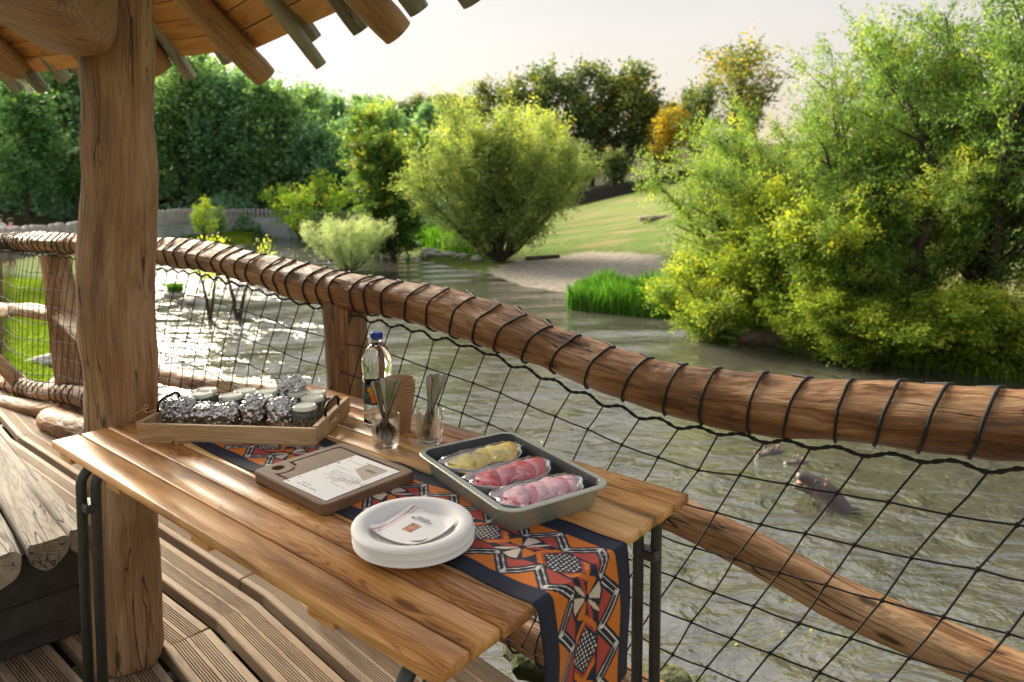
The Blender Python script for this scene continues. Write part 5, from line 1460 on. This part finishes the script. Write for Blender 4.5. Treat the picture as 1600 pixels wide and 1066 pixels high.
# hilltop trees on the right
g_h = [grow(50 + k, stems=2, height=10, spread=2.2, nb=26, nt_=8, nl=16, lb=3.3, lt=1.4, leaf=.34, aspect=.6, t0=.12, tint_c=.42, tint_top=.45, upb=.4, r0=.2, jit=.25) for k in range(2)]
HG = 'dark trees behind the hilltop fence'
hsrc = []
for i, (px, Y, top, w, lb) in enumerate([(780, 84, 132, 1.0, 'dark hilltop tree showing just above the round willow'), (830, 80, 122, .95, 'dark hilltop tree left of the tallest hilltop crown'), (872, 77, 104, 1.1, 'tallest dark hilltop tree behind the round willow'), (925, 76, 128, 1.0, 'dark hilltop tree beside the tallest hilltop tree'),
                                    (972, 74, 108, 1.15, 'broad dark hilltop tree with orange patches'), (1025, 78, 140, .9, 'small dark hilltop tree left of the amber crown'), (1090, 76, 135, 1.0, 'dark hilltop tree under the airy tall tree'), (655, 98, 150, 2.0, 'distant sunlit tree in the gap left of the round willow'), (722, 95, 154, 2.1, 'distant low tree just left of the round willow top'), (690, 105, 146, 2.2, 'distant tree in the sunlit gap between the two bank trees'), (1160, 80, 150, 1.0, 'dark tree behind the right bank willows')]):
    x = (px - 800) / FPX * Y; z = gz(x, Y) - .2; ht = CAMZ + (294 - top) / FPX * Y - z
    sc = (w * ht / 10.5, w * ht / 10.5, ht / 10.2)
    if len(hsrc) < 2: hsrc.append(tree_thing('hilltop_tree', lb, 'tree', g_h[i], M['leaf_hill'], M['bark'], (x, Y, z), i * 1.3, sc, HG))
    else: tcopy(hsrc[i % 2], (x, Y, z), i * 1.3, sc, lb, HG)
solo(hsrc[0], 1046, 68, (.8, .8, .62), 1, 'amber_tree', 'small amber-leaved tree glowing on the hilltop', M['leaf_amber'])
solo(hsrc[1], 960, 66, (.62, .62, .40), 2, 'low_hill_tree', 'low brownish tree in front of the hilltop fence', None)
solo(hsrc[0], 905, 69, (.72, .72, .45), 4, 'low_hill_tree', 'low dark tree at the hill edge right of the round willow', None)
g_i = grow(60, stems=1, height=15.0, spread=3, nb=44, nt_=10, nl=8, lb=5.4, lt=1.6, leaf=.30, aspect=.6, t0=.38, tint_c=.72, tint_top=.2, upb=.8, r0=.28, jit=.22)
xi = (1152 - 800) / FPX * 66; zi = gz(xi, 66)
hi_ = CAMZ + (294 - 42) / FPX * 66 - zi
tree_thing('airy_tree', 'tall airy thin-leaved tree rising against the sky', 'tree', g_i, M['leaf_hill'], M['bark'], (xi, 66, zi), .5, (hi_ / 9, hi_ / 9, hi_ / 16.0))
# undergrowth between forest and fence
rng = np.random.default_rng(77); n = 60000
xx = rng.uniform(-70, 0, n); yy = rng.uniform(52, 84, n); zz0 = terrain_z(xx, yy)[0]
V, F, tn_ = leaves_np(np.stack([xx, yy, zz0 + rng.random(n) ** 1.6 * 2.6 * (.6 + .4 * np.sin(xx * .8))], -1), np.tile([0, 0, .4], (n, 1)), .55, .6, rng, np.clip(rng.normal(.35, .15, n), 0, 1))
link('undergrowth', mesh_np('undergrowth', V, F, M['leaf_forest'], False, {'tint': tn_}), None, 'dark undergrowth along the foot of the forest', 'undergrowth', None, 'stuff')

def blades(name, label, pts, hmin, hmax, w, mat, seed, cat='grass', lean=.25):
    if pts[:, 2].min() < -.3: pts = pts[((pts[:, :2] - TA[:2]) @ TN[:2]) > 1.25]
    rng = np.random.default_rng(seed); n = len(pts); h = rng.uniform(hmin, hmax, n) * (.72 + .28 * np.sin(pts[:, 0] * 3.1 + pts[:, 1] * 2.3) * np.sin(pts[:, 0] * 1.3 - pts[:, 1] * 1.9)); a = rng.uniform(0, 6.283, n); ln = rng.normal(0, lean, (n, 2)) * h[:, None]
    s = np.stack([np.cos(a), np.sin(a), 0 * a], -1) * w / 2
    p0 = pts; p1 = pts + np.stack([ln[:, 0] * .35, ln[:, 1] * .35, h * .6], -1); p2 = pts + np.stack([ln[:, 0], ln[:, 1], h], -1)
    V = np.stack([p0 - s, p0 + s, p1 + s * .7, p2, p1 - s * .7], 1).reshape(-1, 3); F = np.arange(5 * n).reshape(n, 5)
    t = np.clip(rng.normal(.5, .2, n), 0, 1)
    return link(name, mesh_np(name, V, F, mat, False, {'tint': np.repeat(t, 5)}), None, label, cat, None, 'stuff')
def scatter(poly_px, n, seed, z=WZ):
    P = np.array([onz(x, y, z)[:2] for x, y in poly_px]); rng = np.random.default_rng(seed); lo, hi = P.min(0), P.max(0); out = []
    q = rng.uniform(lo, hi, (n * 4, 2)); q = q[poly_sdf(q[:, 0], q[:, 1], P) < 0][:n]
    zz_ = np.maximum(terrain_z(q[:, 0], q[:, 1])[0], WZ - .02); return np.concatenate([q, zz_[:, None]], 1)
blades('reeds', 'bright green reeds at the water edge right of the beach', scatter([(885, 484), (1045, 500), (1050, 478), (900, 468)], 6000, 1),   .40, 1.0, .035, M['grass_blade'], 3, 'reeds', .16)
blades('bank_reeds', 'green reeds behind the pale rocks left of the round willow', scatter([(630, 388), (770, 418), (760, 402), (640, 378)], 3000, 2), .6, 1.5, .05, M['grass_blade'], 4, 'reeds', .2)
blades('bank_grass', 'lush grass under the right bank willows', scatter([(1040, 490), (1300, 560), (1620, 600), (1700, 540), (1300, 490), (1080, 470)], 22000, 5), .12, .5, .03, M['lawn_blade'], 6, 'grass', .4)
blades('lawn_grass', 'bright green lawn grass beyond the railing on the left', scatter([(-40, 640), (185, 640), (200, 470), (225, 425), (150, 415), (-60, 420)], 60000, 7, -1.2), .04, .13, .018, M['lawn_blade'], 8, 'grass', .5)
blades('far_grass', 'grass tufts on the shore below the concrete wall', scatter([(240, 392), (390, 384), (400, 368), (300, 372)], 9000, 9), .1, .4, .04, M['lawn_blade'], 10, 'grass', .4)
# grass clump on a rock in the lake
pc = onz(274, 462, WZ); rng = np.random.default_rng(3); q = rng.normal(0, .13, (900, 3)); q[:, 2] = 0
cl_ = thing('grass_clump', 'round green grass clump growing on a rock in the lake', 'plant', (pc[0], pc[1], WZ))
def rock_mesh(seed, sz, sub=3):
    bm = bmesh.new(); bmesh.ops.create_icosphere(bm, subdivisions=sub, radius=1); V = np.array([v.co[:] for v in bm.verts]); F = [tuple(v.index for v in f.verts) for f in bm.faces]; bm.free()
    rng = np.random.default_rng(seed); d = np.ones(len(V))
    for k in range(14):
        w = rng.normal(size=3); w /= np.linalg.norm(w); d = np.minimum(d, rng.uniform(.72, 1.0) / np.maximum(V @ w, .2)) if k < 9 else d + .05 * np.sin(V @ w * rng.uniform(3, 9) + k)
    return mesh_np('rock', V * d[:, None] * np.array(sz) / 2, F, M['rock'], False)
n = 700; a = rng.uniform(0, 6.283, n); r_ = np.sqrt(rng.random(n)) * .22
base_ = np.stack([np.cos(a) * r_, np.sin(a) * r_, 0 * a + .12], -1)
bo = blades('blades', None, base_, .25, .5, .03, M['grass_blade'], 11, None, .35); bo.parent = cl_; bo['kind'] = 'stuff'
link('rock', rock_mesh(3, (.7, .6, .4)), cl_)
for i, (px, py, s, lb) in enumerate([(300, 474, .9, 'pale flat rock in the lake beside the grass clump'), (648, 394, 1.3, 'leftmost pale rock of the shore row behind the silver bush'), (672, 404, 1.6, 'long pale driftwood-like rock in the shore row'), (700, 408, 1.0, 'third pale rock in the shore row by the reeds'), (722, 412, .9, 'fourth pale rock in the shore row'), (746, 416, .9, 'rightmost rock of the shore row, under the round willow'), (588, 440, .9, 'small rock at the water line below the silver bush'),
                                  (75, 508, .8, 'flat grey stone on the left lawn, farther one'), (92, 530, .6, 'flat blue-grey stone on the left lawn, middle one'), (88, 556, .7, 'flat white stone on the left lawn, nearest one')]):
    z = WZ if px > 200 else -1.1
    p = onz(px, py, z); o = link('rock', rock_mesh(10 + i, (s, s * .7, s * .38)), None, lb, 'rock'); o.location = (p[0], p[1], max(gz(p[0], p[1]), WZ) + .04); o.rotation_euler = (0, 0, i)
pb = onz(1190, 536, WZ); o = link('boulder', rock_mesh(30, (1.1, .6, .5)), None, 'brown boulder under the bushes at the right bank water line', 'boulder'); o.location = (pb[0], pb[1] , WZ + .08); o.data.materials[0] = plain('brown_rock', (.16, .11, .075), .9, 0, .4, 4, bmp=.8, bscale=12, bdist=.04)
MOSS = plain('mossy_rock', (.055, .065, .022), .95, 0, .6, 5, bmp=.8, bscale=30, bdist=.02)
for i, (px, py, Y, s, lb) in enumerate([(1095, 1090, 2.75, .20, 'mossy stone below the deck just right of the table legs'), (1035, 1070, 2.7, .24, 'mossy stone below the deck behind the right table leg'), (960, 1080, 2.6, .26, 'mossy stone below the deck behind the hanging runner'), (850, 1025, 2.9, .34, 'mossy stone below the deck left of the hanging runner')]):
    p = aty(px, py, Y); me = rock_mesh(40 + i, (s, s * .9, s * .6)); me.materials[0] = MOSS
    o = link('mossy_stone', me, None, lb, 'stone', 'mossy stones below the deck edge'); o.location = V3(p); o.rotation_euler = (0, 0, i * 2)
# logs on the slope
def ground_log(px, py, Y, L, r, ang, label, mat, name='log'):
    x = (px - 800) / FPX * Y; z = gz(x, Y) + r * .8; d = np.array([math.cos(ang), math.sin(ang), .05])
    mb, _, _ = log_mb([-d * L / 2, d * L / 2], [r, r * .85], int(px), n=12, step=.2, rough=.05)
    o = mb.build(name, mat, None, label=label, cat='log', auto=40); o.location = (x, Y, z)
ground_log(1020, 370, 40, 1.9, .13, .5, 'pale squared log lying on the meadow slope', M['bench'])
ground_log(848, 416, 33, 1.6, .10, .25, 'dark fallen branch on the grass beside the round willow', M['bark'], 'fallen_branch')
# fences and wall
fpts = np.array([[(px - 800) / FPX * Y, Y, CAMZ - (y - 294) / FPX * Y] for px, y, Y in ((-60, 362, 18), (0, 357, 21), (70, 353, 25), (130, 347, 29), (185, 338, 35), (237, 331, 41), (310, 327, 49), (400, 327, 54), (480, 329, 53), (575, 333, 50))])
FP = catmull(fpts, 400); arc = np.concatenate([[0], np.cumsum(np.linalg.norm(np.diff(FP[:, :2], axis=0), axis=1))])
fence = thing('palisade_fence', 'long grey palisade fence running along the far left shore', 'fence', (FP[0][0], FP[0][1], FP[0][2] - 1.0))
pm = MB().tube([(0, 0, -.95), (0, 0, -.02), (0, 0, .03)], [.115, .115, .07], 7).mesh('pale', M['fence'])
k = 0; s = 0; rp = random.Random(9); fo = np.array(fence.location)
while s < arc[-1] and k < 290:
    p = np.array([np.interp(s, arc, FP[:, i]) for i in range(3)]); o = link('pale', pm, fence)
    o.location = V3(p - fo + np.array([0, 0, rp.uniform(-.05, .05)])); o.rotation_euler = (rp.uniform(-.03, .03), rp.uniform(-.03, .03), rp.uniform(0, 6)); s += .31; k += 1
rl = MB()
for dz in (-.22, -.75): rl.tube(FP[::8] + np.array([.06, -.09, dz]), .03, 5)
rl.build('fence_rail', M['fence'], fence, world=True, smooth=True)
i0 = np.argmin(np.abs(FP[:, 0] / FP[:, 1] * FPX + 800 - 150)); i1 = np.argmin(np.abs(FP[:, 0] / FP[:, 1] * FPX + 800 - 470))
WP = FP[i0:i1:6]; L = []
for p in WP:
    tdir = np.array([p[1], -p[0]]); L.append(np.array([[p[0], p[1] - .15, p[2] - .62], [p[0], p[1] + .4, p[2] - .62], [p[0], p[1] + .4, WZ - .5], [p[0], p[1] - .15, WZ - .5]]))
wall = MB().loops([l for l in L]); wall.build('retaining_wall', M['concrete'], None, label='pale grey concrete retaining wall below the palisade fence', cat='wall', auto=40)
hf = thing('hilltop_fence', 'dark timber fence along the top of the meadow', 'fence', (7, 64, gz(7, 64)))
hm_ = MB().box((0, 0, .5), (.19, .06, 1.15)).mesh('board', M['fence_dark'])
for i in range(110):
    x = 2.5 + i * .2; Yy = 63 + .02 * (x - 7) ** 2 * .3; o = link('board', hm_, hf); o.location = (x - 7, Yy - 64, gz(x, Yy) - gz(7, 64) - .05 + random.Random(i).uniform(-.08, .08))
# far benches, palms, person
def far_bench(px, py, Y, rz, label):
    x = (px - 800) / FPX * Y; z = CAMZ - (py - 294) / FPX * Y
    b = thing('park_bench', label, 'bench', (x, Y, z - .85), rz, 'pale benches behind the palisade fence')
    for k in range(3): MB().box((0, -.1 + k * .14, .45), (1.7, .11, .04)).build('seat_slat', M['white_bench'], b)
    for k in range(3): MB().box((0, .30 + k * .03, .58 + k * .13), (1.7, .04, .11)).build('back_slat', M['white_bench'], b)
    for sx in (-.7, .7):
        mb = MB(); mb.box((sx, .05, .22), (.06, .45, .42)); mb.box((sx, .33, .62), (.06, .06, .5)); mb.build('side_frame', M['iron'], b)
far_bench(63, 334, 54, .45, 'pale slatted bench left of the post behind the fence, farther from it'); far_bench(131, 330, 55, .45, 'pale slatted bench half hidden by the post')
M['palm'] = leafmat('palm_fronds', gain=.9, stops= [(.0, (.05, .10, .03)), (.5, (.11, .17, .05)), (1.0, (.26, .27, .06))], trans=.4)
def palm(px, py_top, py_base, Y, seed, label):
    x = (px - 800) / FPX * Y; zb = CAMZ - (py_base - 294) / FPX * Y; H = (py_base - py_top) / FPX * Y
    t = thing('fan_palm', label, 'palm', (x, Y, zb), 0, 'small fan palms behind the palisade fence'); rng = np.random.default_rng(seed)
    t.scale = (1.35, 1.35, 1.0)
    MB().tube([(0, 0, -1.2), (.05, 0, H * .5), (.03, .03, H)], [.13, .12, .11], 9).build('trunk', M['bark_grey'], t, smooth=True)
    for k in range(22):
        a = rng.uniform(0, 6.283); el = rng.uniform(-.5, 1.2); L = rng.uniform(.7, 1.0); mb = MB(); d = np.array([math.cos(a) * math.cos(el), math.sin(a) * math.cos(el), math.sin(el)]); sd_ = np.array([-math.sin(a), math.cos(a), 0]); o = np.array([.03, .03, H])
        V = [o]; 
        for q in np.linspace(-1.1, 1.1, 9):
            dd = d * math.cos(q) + sd_ * math.sin(q); V.append(o + dd * L * (1 if int(round((q + 1.1) / .275)) % 2 else .72) - np.array([0, 0, .25 * L * abs(q) ** 1.5 + .1]))
        mb.add(np.array(V), [(0, i, i + 1) for i in range(1, 9)]); fo_ = mb.build('frond', M['palm'], t)
        at = fo_.data.attributes.new('tint', 'FLOAT', 'POINT'); at.data.foreach_set('value', np.full(len(V), rng.uniform(.2, 1), dtype=np.float32))
palm(31, 318, 352, 56, 1, 'small fan palm left of the pale bench'); palm(106, 306, 345, 57, 2, 'taller fan palm between the two pale benches'); palm(250, 315, 338, 58, 3, 'small fan palm just right of the post')

def skinbody(name, verts, edges, rad, mat, parent, sub=2, root=0):
    me = bpy.data.meshes.new(name); me.from_pydata(verts, edges, []); o = bpy.data.objects.new(name, me); COL.objects.link(o)
    sk = o.modifiers.new('skin', 'SKIN'); lay = me.skin_vertices[0] if me.skin_vertices else None
    if lay is None:
        bmx = bmesh.new(); bmx.from_mesh(me); bmx.verts.layers.skin.verify(); bmx.to_mesh(me); bmx.free(); lay = me.skin_vertices[0]
    for v, r_ in zip(lay.data, rad): v.radius = (r_, r_) if np.isscalar(r_) else r_
    lay.data[root].use_root = True
    ss = o.modifiers.new('sub', 'SUBSURF'); ss.levels = sub; ss.render_levels = sub
    dg = bpy.context.evaluated_depsgraph_get(); m2 = bpy.data.meshes.new_from_object(o.evaluated_get(dg)); bpy.data.objects.remove(o)
    m2.materials.clear(); m2.materials.append(mat); m2.polygons.foreach_set('use_smooth', np.ones(len(m2.polygons), bool)); m2.name = name
    return link(name, m2, parent)
def person(px, py_head, Y, label, shirt, rz):
    x = (px - 800) / FPX * Y; zh = CAMZ - (py_head - 294) / FPX * Y
    t = thing('person', label, 'person', (x, Y, zh - 1.68), rz)
    v = [(0, 0, .92), (0, 0, 1.12), (0, 0, 1.36), (0, 0, 1.48), (0, 0, 1.56), (0, .01, 1.66), (.09, 0, .86), (.10, .01, .48), (.10, 0, .06), (.10, -.12, .03), (-.09, 0, .86), (-.10, .01, .48), (-.10, 0, .06), (-.10, -.12, .03), (.18, 0, 1.38), (.23, .02, 1.10), (.22, -.08, .86), (-.18, 0, 1.38), (-.23, .02, 1.10), (-.22, -.08, .86)]
    e = [(0, 1), (1, 2), (2, 3), (3, 4), (4, 5), (0, 6), (6, 7), (7, 8), (8, 9), (0, 10), (10, 11), (11, 12), (12, 13), (2, 14), (14, 15), (15, 16), (2, 17), (17, 18), (18, 19)]
    r_ = [.13, .12, .13, .06, .055, .10, .085, .06, .045, .035, .085, .06, .045, .035, .055, .042, .032, .055, .042, .032]
    skinbody('body', v, e, r_, M['skin'], t)
    MB().lathe([(.0, .84), (.17, .85), (.165, 1.1), (.19, 1.36), (.12, 1.47), (.075, 1.49)], 18).build('shirt', shirt, t, smooth=True)
    MB().lathe([(.05, 1.62), (.115, 1.66), (.112, 1.72), (.06, 1.775), (0, 1.785)], 16).build('hair', M['bark'], t, smooth=True)
person(-1, 340, 26, 'person in a pale blue top at the left frame edge behind the fence', M['shirt'], .4)
person(16, 345, 26.5, 'person in pink beside the one in pale blue, behind the fence', M['pinkcloth'], -.3)

# hippos
def hippo_head(loc, rz, pitch, label, sc, emerged=True):
    t = thing('hippo', label, 'hippo', loc, 0, 'hippos swimming in the lake'); t.rotation_euler = (0, 0, rz); t.scale = (sc,) * 3
    cp, sp = math.cos(pitch), math.sin(pitch)
    def h(x, y, z): return (.30 + x * cp - z * sp if emerged else x, y, (.42 if emerged else -.02) + x * sp + z * cp)
    if emerged:
        v = [(-.42, 0, -.75), (-.22, 0, -.35), (-.04, 0, .05), (.13, 0, .34), h(.08, 0, .03), h(.28, 0, .05), h(.46, 0, .05), h(.58, 0, .04), h(.22, 0, -.12), h(.42, 0, -.22), h(.52, 0, -.25)]
        e = [(0, 1), (1, 2), (2, 3), (3, 4), (4, 5), (5, 6), (6, 7), (4, 8), (8, 9), (9, 10)]
        r_ = [(.44, .40), (.40, .36), (.34, .31), (.28, .26), (.23, .22), (.17, .16), (.21, .13), (.17, .10), (.13, .12), (.15, .07), (.13, .06)]
    else:
        v = [(-.6, 0, -.30), (-.2, 0, -.10), (.1, 0, -.02), (.34, 0, -.05), (.52, 0, -.02), (.62, 0, -.03)]
        e = [(0, 1), (1, 2), (2, 3), (3, 4), (4, 5)]; r_ = [(.3, .25), (.24, .17), (.18, .14), (.12, .10), (.15, .09), (.10, .06)]
    skinbody('body', v, e, r_, M['hippo'], t)
    def lump(name, c, s, mat):
        bm = bmesh.new(); bmesh.ops.create_icosphere(bm, subdivisions=2, radius=1); V = np.array([q.co[:] for q in bm.verts]); F = [tuple(q.index for q in f.verts) for f in bm.faces]; bm.free()
        link(name, mesh_np(name, V * s + np.array(c), F, mat, True), t)
    for sy in (-1, 1):
        lump('ear', h(-.02, sy * .14, .19), np.array([.025, .04, .06]), M['hippo_pink']); lump('eye', h(.16, sy * .11, .155), np.array([.04, .035, .04]), M['hippo']); lump('nostril', h(.57, sy * .065, .115), np.array([.035, .03, .03]), M['hippo_pink'])
    if emerged: lump('mouth', h(.36, 0, -.085), np.array([.14, .10, .055]), M['hippo_pink'])
ph = onz(1306, 792, WZ); hippo_head((ph[0], ph[1], WZ - .06), R(152), R(26), 'hippo raising its head out of the water with mouth ajar', .54)
ph = onz(1208, 706, WZ); hippo_head((ph[0], ph[1], WZ), R(-150), 0, 'nearly submerged hippo farthest to the left of the raised one', .55, False)
ph = onz(1250, 722, WZ); hippo_head((ph[0], ph[1], WZ), R(-170), 0, 'nearly submerged hippo snout just beside the raised hippo', .38, False)
# floating leaves
rng = np.random.default_rng(6); n = 170; q = np.stack([rng.uniform(.4, 7, n), rng.uniform(3.6, 12, n)], -1)
V, F, tn_ = leaves_np(np.concatenate([q, np.full((n, 1), WZ + .012)], 1), np.tile([1., 0, 0], (n, 1)), .035, .5, rng, rng.uniform(.3, .9, n)); V[:, 2] = WZ + .006 + .004 * rng.random(len(V))
link('floating_leaves', mesh_np('floating_leaves', V, F, M['leaf_yellow'], False, {'tint': tn_}), None, 'yellow leaves floating on the lake', 'leaves', None, 'stuff')
